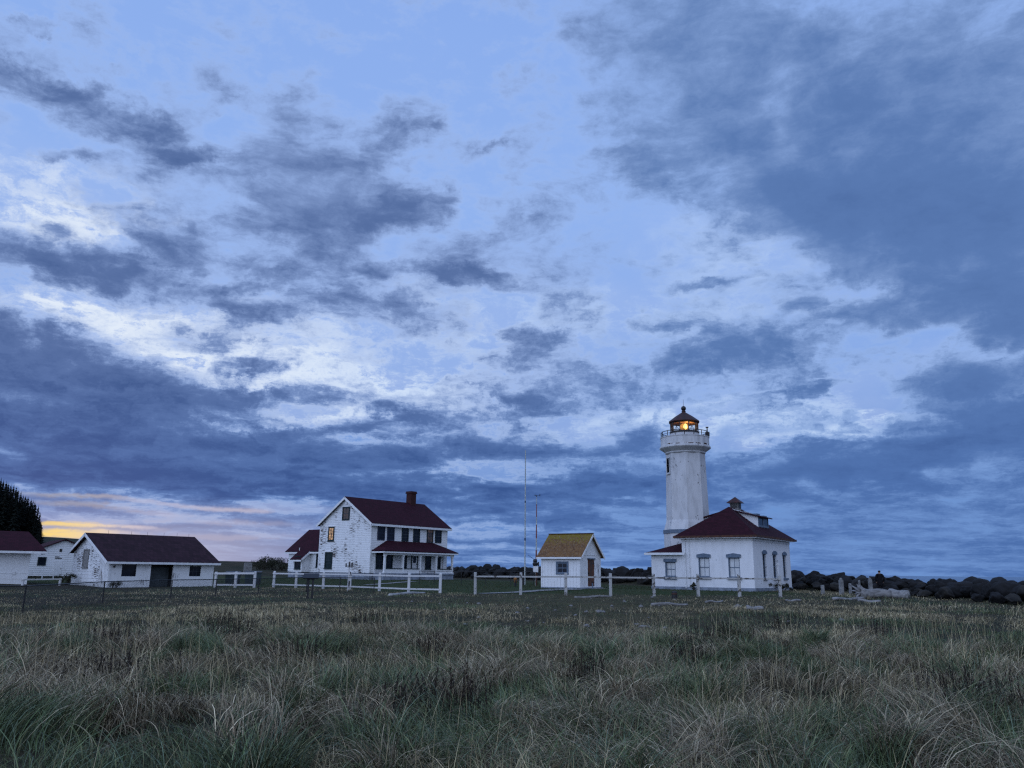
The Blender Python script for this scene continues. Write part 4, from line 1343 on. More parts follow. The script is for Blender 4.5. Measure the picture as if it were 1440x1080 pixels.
def lighthouse_tower():
    CX, CY, Z0 = 15.45, 70.2, 0.38
    view = math.atan2(-CY, -CX)                                    # an arris of the octagon faces the field
    T = thing('lighthouse_tower', 'tall white octagonal lighthouse tower with a lit lantern room', 'lighthouse', (CX, CY, Z0), 0)
    b = MB()
    b.lathe([(1.83, 5.78), (1.70, 11.550)], 8, view)
    b.build('shaft', M_TOWER, T)
    # square base that flares into the shaft
    q = MB()
    R2 = 2.06
    rot = view + math.radians(22.5)
    q.lathe([(R2 * 1.01, -.8), (R2 * 1.01, 4.62)], 8, view)
    q.build('tower_base', M_TOWER, T)
    q = MB(); q.lathe([(R2 * 1.04, 4.622), (R2 * 1.04, 4.94)], 8, view)
    q.build('belt_course', M_BLUE, T)
    q = MB(); q.lathe([(R2 * 1.0, 4.942), (1.835, 5.76), (1.835, 5.78)], 8, view)
    q.build('flared_collar', M_TOWER, T)
    c = MB()
    c.lathe([(1.70, 11.552), (1.76, 11.60), (1.76, 11.70), (1.90, 11.80), (2.16, 11.98), (2.24, 12.06), (2.24, 12.158)], 16, view)
    c.build('corbel', M_TOWER, T)
    c = MB(); c.lathe([(2.20, 12.162), (2.20, 12.240), (2.12, 12.260), (2.12, 12.960), (2.16, 12.980), (2.16, 13.040)], 16, view)
    go = c.build('gallery', M_TOWER, T)
    # rust bleeding from the gallery joint
    rr = random.Random(3)
    for k in range(16):
        a = view + rr.uniform(-1.4, 1.4)
        w_, h_ = rr.uniform(.04, .22), rr.uniform(.04, .14)
        p0 = a - w_ / 2.2; p1 = a + w_ / 2.2
        zt = 12.400 - rr.uniform(0, .08)
        pts = []
        for aa, z in ((p0, zt - h_), (p1, zt - h_ * .7), (p1, zt), (p0, zt - .01)):
            s_ = (aa - view) % (math.pi / 8) - math.pi / 16
            rad = 2.128 * math.cos(math.pi / 16) / math.cos(s_)
            pts.append((rad * math.cos(aa), rad * math.sin(aa), z))
        MB().quad(*pts).build('rust_streak', M_RUST, go)
    # gallery railing
    ra = MB()
    n = 16
    ring = [(2.06 * math.cos(view + 2 * math.pi * k / n), 2.06 * math.sin(view + 2 * math.pi * k / n)) for k in range(n)]
    for k, (x, y) in enumerate(ring):
        x2, y2 = ring[(k + 1) % n]
        ra.tube((x, y, 13.040), (x, y, 13.520), 0.032, n=6)
        ra.tube((x, y, 13.500), (x2, y2, 13.500), 0.03, n=6); ra.tube((x, y, 13.280), (x2, y2, 13.280), 0.018, n=5)
    ra.build('railing', M_METAL, T)
    a = view + math.radians(80)
    p = MB(); x, y = 2.0 * math.cos(a), 2.0 * math.sin(a)
    p.tube((x, y, 13.040), (x, y, 13.850), 0.05, n=8); p.tube((x, y, 13.850), (x, y, 13.920), 0.13, n=10)
    p.box(x - .16, x + .16, y - .16, y + .16, 13.060, 13.460)
    p.build('sensor_post', M_METAL, T)
    # lantern
    lp = MB(); lp.lathe([(1.30, 13.042), (1.30, 13.420)], 10, view)
    lo = lp.build('lantern_parapet', M_TOWER, T)
    lp = MB(); lp.lathe([(1.36, 13.422), (1.36, 13.520)], 10, view)
    lp.build('lantern_curb', M_METAL, lo)
    n = 10
    R3 = 1.20
    z0, z1 = 13.520, 14.380
    P = [(R3 * math.cos(view + 2 * math.pi * (k + .5) / n), R3 * math.sin(view + 2 * math.pi * (k + .5) / n)) for k in range(n)]
    fr = MB()
    for k in range(n):
        (xa, ya), (xb, yb) = P[k], P[(k + 1) % n]
        fr.tube((xa, ya, z0), (xa, ya, z1), 0.040, n=6)
        fr.tube((xa, ya, z1 - .03), (xb, yb, z1 - .03), 0.045, n=6); fr.tube((xa, ya, z0 + .03), (xb, yb, z0 + .03), 0.045, n=6)
        if k % 2 == 0:
            fr.tube((xa, ya, z0), (xb, yb, z1), 0.020, n=5); fr.tube((xb, yb, z0), (xa, ya, z1), 0.020, n=5)
        else:
            fr.tube(((xa + xb) / 2, (ya + yb) / 2, z0), ((xa + xb) / 2, (ya + yb) / 2, z1), 0.02, n=5)
    fr.build('lantern_frame', M_METAL, T)
    gl = MB()
    for k in range(n):
        (xa, ya), (xb, yb) = P[k], P[(k + 1) % n]
        s_ = .97
        gl.quad((xa * s_, ya * s_, z0), (xb * s_, yb * s_, z0), (xb * s_, yb * s_, z1), (xa * s_, ya * s_, z1))
    gl.build('lantern_glass', M_GLASS, T)
    ce = MB(); ce.lathe([(1.10, z1 - .02), (1.10, z1 + .04)], 24)
    ce.build('lantern_ceiling', mat('warm_wood', (0.30, 0.16, 0.08), 0.6), T)
    le = MB()
    le.lathe([(.20, 13.460), (.20, 13.720)], 16)
    pe = le.build('lens_pedestal', M_RUST, T)
    le = MB(); le.lathe([(.22, 13.722), (.36, 13.860), (.42, 14.020), (.36, 14.200), (.20, 14.320)], 20)
    lz = le.build('lens', M_LENS, T, smooth=True)
    # the bright bull's-eye, turned a little to the right of the viewer
    t = view + math.radians(14)
    cx, cy = .40 * math.cos(t), .40 * math.sin(t)
    be = MB()
    ux, uy = -math.sin(t), math.cos(t)
    ring = [(cx + ux * .17 * math.cos(a), cy + uy * .17 * math.cos(a), 14.000 + .27 * math.sin(a)) for a in [2 * math.pi * k / 16 for k in range(16)]]
    for k in range(16):
        be.quad(ring[k], ring[(k + 1) % 16], (cx * 1.22, cy * 1.22, 14.000))
    be.build('bulls_eye', M_LAMP, lz)
    rf = MB()
    rf.lathe([(1.38, 14.400), (1.40, 14.460), (1.38, 14.500), (.78, 14.960), (.26, 15.300), (.20, 15.320), (.17, 15.400), (.20, 15.440), (.15, 15.500), (.15, 15.540)], 10, view)
    ro = rf.build('lantern_roof', M_LROOF, T)
    ba = MB()
    ba.lathe([(.05, 15.500)] + [(.225 * math.sin(math.pi * k / 10), 15.720 - .225 * math.cos(math.pi * k / 10)) for k in range(1, 10)] + [(.03, 15.950)], 16)
    ba.build('ventilator_ball', M_METAL, ro, smooth=True)
    MB().tube((0, 0, 15.940), (0, 0, 16.550), 0.014, n=6).build('lightning_rod', M_METAL, ro)
    # the small window high on the left face
    ang = view - math.radians(67.5)
    ap = 1.735 * math.cos(math.pi / 8)
    ux, uy = -math.sin(ang), math.cos(ang)
    M = lambda a, z, o: ((ap + .035 + o) * math.cos(ang) + a * ux, (ap + .035 + o) * math.sin(ang) + a * uy, z)
    wo = window(T, M, -.36, .36, 9.82, 11.25, frame=M_TOWER, pane=M_HOLE, cols=1, rows=2, fw=0.09, sill=True, bar=.04, inset=.001, proud=.025, bmat=M_HOLE)
    # lamp (the photo shows it lit)
    ld = bpy.data.lights.new('lantern_lamp', 'POINT')
    ld.energy = 45
    ld.color = (1.0, 0.60, 0.22)
    ld.shadow_soft_size = 0.12
    lo_ = bpy.data.objects.new('lantern_lamp', ld)
    COL.objects.link(lo_)
    lo_.parent = T
    lo_.location = (.62 * math.cos(view + .5), .62 * math.sin(view + .5), 13.95)


lighthouse_tower()


# =====================================================================================================
# fences
# =====================================================================================================
def fence_post(T, x, y, top, w, m, name='post', lean=0.0, label=None):
    z = gz(x, y)
    b = MB()
    h = w / 2
    b.hexa([(x - h, y - h, z - .3), (x + h, y - h, z - .3), (x + h, y + h, z - .3), (x - h, y + h, z - .3),
            (x - h * .94 + lean, y - h * .94, top - .03), (x + h * .94 + lean, y - h * .94, top - .03), (x + h * .94 + lean, y + h * .94, top), (x - h * .94 + lean, y + h * .94, top)])
    o = b.build(name, m, T)
    if label:
        o['label'] = label
    return o


def rail_fence(label, pts, tops, rails, m, w=0.17, group='white rail fences', leans=None):
    T = thing('rail_fence', label, 'fence', (0, 0, 0), 0, group)
    leans = leans or [0] * len(pts)
    for (x, y), t, l in zip(pts, tops, leans):
        fence_post(T, x, y, t, w, m, lean=l)
    for dz, hh in rails:
        for k in range(len(pts) - 1):
            (x0, y0), (x1, y1) = pts[k], pts[k + 1]
            d = Vector((x1 - x0, y1 - y0, 0)).normalized()
            off = Vector((d.y, -d.x, 0)) * (w / 2 + .022)
            a = Vector((x0, y0, tops[k] - dz)) + off - d * .05
            c = Vector((x1, y1, tops[k + 1] - dz)) + off + d * .049
            MB().bar(a, c, 0.04, hh).build('rail', m, T)
    return T


def tops(pts, h):
    return [gz(x, y) + h for x, y in pts]


P1 = [(-25.8, 72.0), (-23.5, 70.4), (-21.5, 69.2)]
rail_fence('short white two rail fence of three posts in front of the dark bins', P1, tops(P1, 1.32), [(.14, .16), (1.10, .14)], M_FENCEW, 0.2)
P2 = [(-20.4, 71.0), (-18.0, 69.2), (-15.2, 67.0), (-12.65, 65.0), (-9.9, 62.5), (-7.4, 60.2), (-4.9, 58.0)]
rail_fence('long white two rail fence in front of the two storey house', P2, tops(P2, 1.36), [(.20, .12), (1.12, .11)], M_FENCEW, 0.19, leans=[.02, 0, 0, .03, 0, .02, 0])
P3 = [(-2.25, 54.0), (.70, 53.0), (3.6, 52.7), (6.45, 52.6), (9.22, 52.5), (12.04, 52.5), (14.7, 52.6), (17.4, 52.9)]
rail_fence('low weathered single rail fence in front of the small shed and the lighthouse', P3, tops(P3, 1.40), [(.26, .10)], M_FENCEO, 0.18, leans=[-.03, .02, 0, .01, -.02, 0, 0, .02])
P4 = [(-46.0, 66.5), (-43.1, 67.2), (-40.4, 68.2), (-39.3, 71.8)]
rail_fence('old white one rail fence at the left edge below the white buildings', P4, tops(P4, .62), [(.08, .12)], M_FENCEW, 0.16)


def chain_link(label, pts, h, tr, name='chain_link_fence', mesh_step=0.11, wire=0.0045, group='chain link fences', ends=False):
    T = thing(name, label, 'fence', (0, 0, 0), 0, group)
    zs = [gz(x, y) for x, y in pts]
    for k, (x, y) in enumerate(pts):
        MB().tube((x, y, zs[k] - .2), (x, y, zs[k] + h + .03), tr * 1.35, n=8).build('post', M_METAL, T)
    fb = MB()
    for k in range(len(pts) - 1):
        a = Vector((*pts[k], zs[k])); c = Vector((*pts[k + 1], zs[k + 1]))
        MB().tube(a + Vector((0, 0, h)), c + Vector((0, 0, h)), tr, n=7).build('top_rail', M_METAL, T)
        Ln = (c - a).length
        n = int(Ln / mesh_step)
        run = h / mesh_step                                        # wires rise at 45 degrees
        up = Vector((0, 0, h - .05))
        for i in range(-int(run), n + 1):
            for sg in (1, -1):
                s0, s1 = i / n, (i + run) / n
                t0, t1 = max(s0, 0), min(s1, 1)
                if t1 <= t0:
                    continue
                f0, f1 = (t0 - s0) / (s1 - s0), (t1 - s0) / (s1 - s0)
                if sg < 0:
                    f0, f1 = 1 - f0, 1 - f1
                p = a + (c - a) * t0 + up * f0 + Vector((0, 0, .03)); q = a + (c - a) * t1 + up * f1 + Vector((0, 0, .03))
                fb.tube(p, q, wire, n=3, cap=False)
    fb.build('wire_mesh', M_METAL, T)
    return T


CL = [(-20.6, 27.5), (-19.1, 32.5), (-20.2, 41.0), (-18.9, 46.0), (-17.7, 49.6), (-16.5, 54.0), (-14.2, 57.5), (-11.9, 57.6), (-9.4, 57.0)]
chain_link('black chain link fence running from the left foreground past the garage', CL, 1.02, 0.024)
CF = [(-8.6, 78.0), (-7.1, 77.0), (-4.5, 76.0), (-2.2, 75.0), (.08, 74.2), (2.1, 73.4)]
chain_link('thin dark wire fence on the lawn behind the tall mast', CF, 1.25, 0.020, mesh_step=0.28, wire=0.003)

# =====================================================================================================
# yard objects
# =====================================================================================================
def whip():
    x, y = 1.45, 79.0
    z = gz(x, y)
    T = thing('antenna_mast', 'very tall thin pale mast standing on the lawn, taller of the two masts', 'mast', (x, y, z), 0, 'masts on the lawn')
    zz, r = 0.0, 0.070
    segs = [4.2, 0.25, 3.4, 0.2, 5.0]
    k = 0
    for i, s in enumerate(segs):
        r2 = r - 0.0022 * s
        MB().tube((-.002 * zz, 0, zz), (-.002 * (zz + s), 0, zz + s), r + (.006 if i % 2 else 0), r2, n=8).build('mast_section' if i % 2 == 0 else 'collar', M_MAST if i % 2 == 0 else M_METAL, T)
        zz += s; r = r2
    MB().box(-.32, -.06, -.1, .12, -.2, .78).build('mast_footing', M_METAL, T)
    MB().box(.087, .15, -.06, .06, .9, 1.5).build('junction_box', M_METAL, T)


def banded_mast():
    x, y = 2.40, 75.0
    z = gz(x, y)
    T = thing('wind_mast', 'shorter mast banded in orange and white with a wind vane, beside the small shed', 'mast', (x, y, z), 0, 'masts on the lawn')
    H = 8.6 - z
    cuts = [0, .85, 2.15, 3.2, 4.25, 5.5, 6.2, 7.4, H - .15]
    for k, (a, b) in enumerate(zip(cuts[:-1], cuts[1:])):
        MB().tube((.004 * a, 0, a), (.004 * b, 0, b), -.007 * a + .085, -.007 * b + .085, n=8).build('band', M_ORANGE if k % 2 == 0 and k else M_MAST, T)
    v = MB()
    v.tube((.03, 0, H - .15), (.03, 0, H + .05), .03); v.tube((-.12, 0, H), (.30, 0, H), .014); v.tube((.33, 0, H - .06), (.33, 0, H + .16), .03)
    v.box(-.16, -.08, -.012, .012, H - .03, H + .08)
    v.build('wind_vane', M_METAL, T)


def fog_detector():
    x, y = 2.30, 74.0
    z = gz(x, y)
    T = thing('fog_detector', 'white instrument box topped by a dark device with a slanting rod, beside the banded mast', 'instrument', (x, y, z), 0)
    MB().tube((.10, 0, -.3), (.10, 0, 1.22), .09, n=10).build('pedestal', M_RUST, T)
    MB().box(-.20, .26, -.2, .2, 1.22, 1.74).build('cabinet', M_TRIM, T)
    d = MB()
    d.lathe([(.12, 1.742), (.20, 1.80), (.24, 1.98), (.16, 2.10), (.20, 2.18), (.17, 2.32), (.06, 2.38)], 12, 0, (-.02, 0))
    d.box(.20, .34, -.09, .09, 1.75, 2.12)
    d.build('sensor_head', M_METAL, T)
    MB().tube((-.05, 0, 2.30), (-.66, 0, 2.72), .018, n=6).build('rod', M_METAL, T)


def hydrant():
    x, y = .45, 67.0
    T = thing('hydrant', 'small faded yellow and black hydrant on the lawn near the tall mast', 'hydrant', (x, y, gz(x, y)), 0)
    b = MB(); b.lathe([(.13, -.1), (.13, .06), (.10, .08), (.10, .34)], 14)
    b.build('base', M_METAL, T)
    b = MB(); b.lathe([(.125, .342), (.125, .56), (.15, .57), (.15, .61), (.12, .66), (.07, .73), (.04, .75), (.04, .80)], 14)
    b.build('bonnet', M_YELLOW, T)
    b = MB()
    b.tube((.10, 0, .46), (.22, 0, .46), .06); b.tube((-.10, 0, .46), (-.22, 0, .46), .06); b.tube((0, -.10, .44), (0, -.21, .44), .075)
    b.build('outlet', M_METAL, T)


def info_sign():
    x, y = -11.05, 45.6
    z = gz(x, y)
    T = thing('info_panel', 'dark slanted information panel on two posts, seen from behind in the grass', 'sign', (x, y, z), math.radians(8))
    for sx_ in (-.12, .12):
        MB().box(sx_ - .05, sx_ + .05, -.04, .06, -.3, 1.05).build('post', M_METAL, T)
    p = MB()
    p.hexa([(-.42, -.20, 1.10), (.42, -.20, 1.10), (.42, .26, 1.34), (-.42, .26, 1.34), (-.42, -.22, 1.15), (.42, -.22, 1.15), (.42, .24, 1.39), (-.42, .24, 1.39)])
    p.build('panel', M_METAL, T)
    MB().box(-.2, .2, -.05, .07, 1.05, 1.14).build('bracket', M_METAL, T)


def standpipe():
    x, y = -12.25, 62.2
    z = gz(x, y)
    T = thing('standpipe', 'white pole with a cluster of small dark heads before the peeling gable', 'pole', (x, y, z), 0)
    MB().tube((0, 0, -.2), (.02, 0, 1.80), .042, n=8).build('pole', M_FENCEW, T)
    h = MB()
    h.tube((-.22, 0, 1.80), (.26, 0, 1.84), .026); h.tube((-.22, 0, 1.74), (-.22, 0, 2.02), .05); h.tube((.02, 0, 1.72), (.02, 0, 2.10), .055); h.tube((.25, 0, 1.76), (.25, 0, 2.08), .045)
    h.build('valve_head', M_METAL, T)
    h = MB()
    h.tube((.16, -.1, 1.38), (.22, -.1, 1.12), .04); h.tube((.10, -.08, .3), (.12, -.08, .72), .05)
    h.build('cable_box', M_METAL, T)


def utility_bins():
    for x, y, w, lab in ((-27.0, 80.0, 1.35, 'dark green lidded steel bin behind the short white fence, nearer the garage'), (-25.1, 80.2, 1.5, 'dark steel bin with a flat lid behind the short white fence, farther from the garage')):
        T = thing('refuse_bin', lab, 'bin', (x, y, gz(x, y)), math.radians(12), 'dark bins behind the short fence')
        b = MB()
        h = w / 2
        b.hexa([(-h * .92, -.42, .06), (h * .92, -.42, .06), (h * .92, .42, .06), (-h * .92, .42, .06), (-h, -.50, 1.12), (h, -.50, 1.12), (h, .50, 1.12), (-h, .50, 1.12)])
        b.build('bin_body', M_BIN, T)
        b = MB()
        b.hexa([(-h - .04, -.54, 1.123), (h + .04, -.54, 1.123), (h + .04, .54, 1.123), (-h - .04, .54, 1.123), (-h - .04, -.54, 1.18), (h + .04, -.54, 1.18), (h + .04, .54, 1.30), (-h - .04, .54, 1.30)])
        b.build('lid', M_METAL, T)
        b = MB()
        for q in (-h * .7, h * .7):
            b.tube((q, -.3, -.02), (q, -.3, .10), .06); b.tube((q, .3, -.02), (q, .3, .10), .06)
        b.build('castor', M_METAL, T)


def concrete_block():
    x, y = -34.6, 108.0
    T = thing('concrete_block', 'plain grey concrete block standing alone on the dune', 'block', (x, y, gz(x, y)), math.radians(25))
    b = MB()
    b.hexa([(-.5, -.4, -.6), (.5, -.4, -.6), (.5, .4, -.6), (-.5, .4, -.6), (-.46, -.37, 1.35), (.46, -.37, 1.32), (.46, .37, 1.32), (-.46, .37, 1.35)])
    b.build('block', M_CONC, T)
    MB().box(-.40, .38, -.30, .30, 1.352, 1.40).build('cap', M_CONC, T)


def squat_bollard():
    x, y = 9.85, 49.2
    T = thing('bollard', 'squat black bollard in the turf between two fence posts', 'bollard', (x, y, gz(x, y)), .3)
    b = MB(); b.lathe([(.17, -.2), (.16, .34), (.13, .40), (.05, .42)], 12)
    b.build('body', M_METAL, T)
    b = MB(); b.lathe([(.175, .22), (.178, .25), (.175, .28)], 12)
    b.build('collar', M_RUST, T)


def old_posts():
    data = [(22.1, 58.0, .62, .20, 0.0, 'short brown post stub nearest the lighthouse house'), (23.0, 57.0, 1.02, .25, .04, 'thick pale square post leaning slightly, left of the driftwood root'),
            (24.3, 58.6, .75, .16, 0, 'thin grey post standing behind the leaning square post'), (24.55, 57.6, .98, .13, 0, 'slender pale post touching the stout post by the log'), (24.9, 56.6, 1.06, .24, -.02, 'stout pale post with a rounded cap by the big log')]
    for x, y, h, w, lean, lab in data:
        z = gz(x, y)
        T = thing('old_post', lab, 'post', (x, y, z), rng.uniform(-.3, .3), 'old posts by the driftwood log')
        b = MB()
        q = w / 2
        b.hexa([(-q, -q, -.4), (q, -q, -.4), (q, q, -.4), (-q, q, -.4), (-q * .9 + lean, -q * .9, h - .05), (q * .9 + lean, -q * .9, h - .02), (q * .9 + lean, q * .9, h), (-q * .9 + lean, q * .9, h - .03)])
        b.build('shaft', M_CONC, T)
        if w > .2:
            b = MB(); b.lathe([(q * .85, h - .04), (q * .8, h + .05), (q * .4, h + .12)], 10, 0, (lean, 0))
            b.build('cap', M_CONC, T)


whip(); banded_mast(); fog_detector(); hydrant(); info_sign(); standpipe(); utility_bins(); concrete_block(); squat_bollard(); old_posts()


# paths
def strip(name, pts, w, m, lift=.035):
    b = MB()
    P = []
    for (x0, y0), (x1, y1) in zip(pts[:-1], pts[1:]):
        n = max(2, int(math.hypot(x1 - x0, y1 - y0) / .5))
        P += [(x0 + (x1 - x0) * k / n, y0 + (y1 - y0) * k / n) for k in range(n)]
    P.append(pts[-1])
    L_, R_ = [], []
    for i, (x, y) in enumerate(P):
        xa, ya = P[max(0, i - 1)]; xb, yb = P[min(len(P) - 1, i + 1)]
        d = math.hypot(xb - xa, yb - ya)
        nx, ny = -(yb - ya) / d, (xb - xa) / d
        ww = w / 2 * (1 + .12 * math.sin(i * 1.7))
        L_.append((x + nx * ww, y + ny * ww, gz(x + nx * ww, y + ny * ww) + lift)); R_.append((x - nx * ww, y - ny * ww, gz(x - nx * ww, y - ny * ww) + lift))
    for i in range(len(P) - 1):
        b.quad(R_[i], R_[i + 1], L_[i + 1], L_[i])
    tag(b.build(name, m), kind='structure')


strip('path', [(5.0, 58.6), (3.2, 58.0), (.3, 56.0), (-2.0, 54.8)], 1.1, M_CONC)
strip('path', [(-9.6, 83.5), (-11.5, 80.0), (-13.5, 77.0)], .9, M_CONC)


# =====================================================================================================
# driftwood, stones, rock bank
# =====================================================================================================
def log_mesh(p0, p1, r0, r1, seed, root=False, n=14, seg=12):
    rr = random.Random(seed)
    b = MB()
    p0, p1 = Vector(p0), Vector(p1)
    d = (p1 - p0)
    a = d.cross(Vector((0, 0, 1))).normalized(); c = a.cross(d).normalized()
    for i in range(seg + 1):
        t = i / seg
        r = r0 + (r1 - r0) * t
        if root:
            r *= 1 + .55 * max(0, 1 - t * 4) ** 2
        ce = p0 + d * t + a * .04 * math.sin(t * 5 + seed) + Vector((0, 0, .03 * math.sin(t * 7 + seed)))
        for k in range(n):
            th = 2 * math.pi * k / n
            q = r * (1 + .10 * math.sin(3 * th + seed + t * 2) + .05 * math.sin(7 * th + t * 9) + rr.uniform(-.03, .03))
            b.v.append(tuple(ce + (a * math.cos(th) + c * math.sin(th)) * q))
    for i in range(seg):
        for k in range(n):
            b.f.append((i * n + k, i * n + (k + 1) % n, (i + 1) * n + (k + 1) % n, (i + 1) * n + k))
    b.f.append(tuple(range(n - 1, -1, -1))); b.f.append(tuple(range(seg * n, (seg + 1) * n)))
    return b


def driftwood():
    rr = random.Random(5)
    z0, z1 = gz(21.9, 51.6), gz(24.3, 52.2)
    T = thing('driftwood_log', 'big bleached driftwood log with a broken root end, in front of the rock bank', 'log', (22.0, 51.6, z0), 0, 'driftwood on the grass')
    log_mesh((0, 0, .32), (2.05, .55, .28 + z1 - z0), .30, .24, 3, True).build('trunk', M_WOODGREY, T, smooth=True)
    r_ = MB()
    for k in range(9):
        a = 2 * math.pi * k / 9 + rr.uniform(-.3, .3)
        L = rr.uniform(.28, .55)
        r_.tube((.05, .0, .42), (-.22 - rr.uniform(0, .25), .1 + math.cos(a) * L, .46 + math.sin(a) * L), .10, .02, n=6)
    r_.build('roots', M_WOODGREY, T, smooth=True)
    x, y = 24.6, 52.0
    b = tag(log_mesh((24.15, 52.3, gz(24.2, 52.3) + .26), (25.0, 51.5, gz(25, 51.5) + .2), .30, .26, 8).build('driftwood_log', M_WOODGREY, None, smooth=True), 'short fat driftwood stump lying against the big bleached log', 'log', 'driftwood on the grass')
    data = [((18.6, 47.4), (21.6, 50.2), .10, .07, 'pale driftwood pole leading up to the root end of the big log'), ((15.2, 45.4), (16.2, 46.0), .06, .05, 'grey driftwood log left of the pale pole, half sunk in grass'),
            ((3.8, 48.0), (6.1, 49.8), .06, .06, 'straight pale plank like log lying before the small shed'),
            ((-7.3, 50.2), (-5.85, 56.6), .09, .08, 'fallen white fence rail lying in the turf before the house fence'), ((7.0, 40.6), (8.9, 41.2), .09, .06, 'lumpy pale driftwood piece in the middle of the turf'),
            ((10.2, 42.9), (11.3, 43.6), .06, .04, 'low grey driftwood log right of the middle turf'), ((19.6, 46.4), (20.8, 46.2), .09, .07, 'small driftwood stick at the right below the pale pole'),
            ((10.4, 36.2), (11.2, 36.6), .11, .08, 'broken driftwood chunk in the right of the turf')]
    for k, (a, c, r0, r1, lab) in enumerate(data):
        p = (*a, gz(*a) + r0 * .8); q = (*c, gz(*c) + r1 * .8)
        tag(log_mesh(p, q, r0, r1, 20 + k).build('fence_rail' if 'rail' in lab else 'driftwood_log', M_FENCEO if 'rail' in lab else M_WOODGREY, None, smooth=True), lab, 'log' if 'rail' not in lab else 'rail', 'driftwood on the grass')


driftwood()


def rock_mesh(name, m, seed, sub=4, facets=13, squash=.8):
    bm = bmesh.new()
    bmesh.ops.create_icosphere(bm, subdivisions=sub, radius=1)
    rr = random.Random(seed)
    pl = []
    for k in range(facets):
        n = Vector((rr.gauss(0, 1), rr.gauss(0, 1), rr.gauss(0, 1))).normalized()
        pl.append((n, rr.uniform(.50, .95)))
    off = Vector((rr.uniform(0, 50), rr.uniform(0, 50), 0))
    for v in bm.verts:
        p = v.co.normalized()
        r = 1.12
        for n, d in pl:
            c = n.dot(p)
            if c > .05:
                r = min(r, d / c)
        r += .10 * mnoise.fractal(p * 2.0 + off, 1.0, 2.0, 5)
        v.co = p * r
        v.co.z *= squash
    me = bpy.data.meshes.new(name)
    bm.to_mesh(me)
    bm.free()
    me.materials.append(m)
    for p in me.polygons:
        p.use_smooth = True
    return me


def rock_bank():
    dark = [rock_mesh('boulder', M_ROCK, 100 + k) for k in range(7)]
    brown = [rock_mesh('boulder', M_ROCKB, 200 + k) for k in range(3)]
    seg = [math.hypot(b[0] - a[0], b[1] - a[1]) for a, b in zip(BANK[:-1], BANK[1:])]
    total = sum(seg)
    rr = random.Random(11)
    n = 0
    def put(s, lat, lift, size, brownish):
        nonlocal n
        k = 0
        while k < len(seg) - 1 and s > seg[k]:
            s -= seg[k]; k += 1
        t = min(1, s / seg[k])
        a, b = BANK[k], BANK[k + 1]
        d = (b - a)[:2] / seg[k]
        x = a[0] + (b[0] - a[0]) * t - d[1] * lat; y = a[1] + (b[1] - a[1]) * t + d[0] * lat
        crest = a[2] + (b[2] - a[2]) * t
        px = 720 + FPX * x / (.973 * y)
        if px > 1560 or (905 < px < 1108 and y < 100 and lat < 3):
            if px > 1560:
                return
        z = gz(x, y)
        zc = lift * crest + (1 - lift) * (z + size * .35) - size * .45 * lift
        if px < 600:
            where, grp = 'behind the two storey house', 'boulders behind the house'
        elif px < 765:
            where, grp = 'between the house and the small shed', 'boulders of the far rock bank'
        elif px < 925:
            where, grp = 'between the small shed and the lighthouse', 'boulders of the middle rock bank'
        elif px < 1112:
            where, grp = 'behind the lighthouse', 'boulders behind the lighthouse'
        elif px < 1265:
            where, grp = 'just right of the lighthouse house', 'boulders right of the lighthouse'
        else:
            where, grp = 'at the right edge of the field', 'boulders at the right edge'
        lay = 'on the bank crest' if lift > .8 else ('halfway up the bank' if lift > .3 else 'at the bank foot')
        col = 'brownish grey' if brownish else 'dark grey'
        o = bpy.data.objects.new('boulder', rr.choice(brown if brownish else dark))
        COL.objects.link(o)
        o.location = (x, y, zc)
        sx_, sy_, sz_ = size * rr.uniform(.75, 1.45), size * rr.uniform(.7, 1.1), size * rr.uniform(.65, 1.15)
        o.scale = (sx_, sy_, sz_)
        o.rotation_euler = (rr.uniform(-.4, .4), rr.uniform(-.4, .4), rr.uniform(0, 6.28))
        tag(o, f'{col} boulder {lay} {where}', 'boulder', grp)
        n += 1
    s = 0.0
    while s < total - 3:
        k = 0; q = s
        while k < len(seg) - 1 and q > seg[k]:
            q -= seg[k]; k += 1
        yy = BANK[k][1] + (BANK[k + 1][1] - BANK[k][1]) * min(1, q / seg[k])
        base = .66 if yy < 54 else .58 if yy < 62 else (.66 if yy < 85 else .86)
        put(s, rr.uniform(-.4, .8), 1.0, base * rr.uniform(.8, 1.35), False)
        put(s + rr.uniform(-.3, .3), rr.uniform(-1.6, -1.0), .55, base * rr.uniform(.75, 1.2), rr.random() < .15)
        if rr.random() < .75:
            put(s + rr.uniform(-.4, .4), rr.uniform(-2.9, -2.1), .12, base * rr.uniform(.55, 1.0), rr.random() < .35)
        s += base * rr.uniform(1.15, 1.65)
    print('boulders', n)


rock_bank()


def stones():
    meshes = [rock_mesh('stone', M_STONE, 300 + k, 2, 9, .55) for k in range(4)]
    rr = random.Random(9)
    n = 0
    named = [(10.6, 38.4, .24, 'largest pale stone right of the middle turf'), (26.2, 41.0, .20, 'pale stone in the tall grass near the right boulders'), (12.2, 30.5, .16, 'pale stone in the right hand grass')]
    for x, y, s, lab in named:
        o = bpy.data.objects.new('stone', meshes[0]); COL.objects.link(o)
        o.location = (x, y, gz(x, y) + s * .25); o.scale = (s, s, s); tag(o, lab, 'stone', 'pale stones')
    for k in range(46):
        y = rr.uniform(26, 49); x = y * .06 + rr.gauss(0, .10 * y)
        o = bpy.data.objects.new('stone', meshes[k % 4]); COL.objects.link(o)
        s = rr.uniform(.04, .12)
        o.location = (x, y, gz(x, y) + s * .3); o.scale = (s * rr.uniform(.9, 1.5), s, s); o.rotation_euler = (0, 0, rr.uniform(0, 6))
        tag(o, 'small pale stone among those scattered over the short brown turf', 'stone', 'pale stones on the turf')


stones()


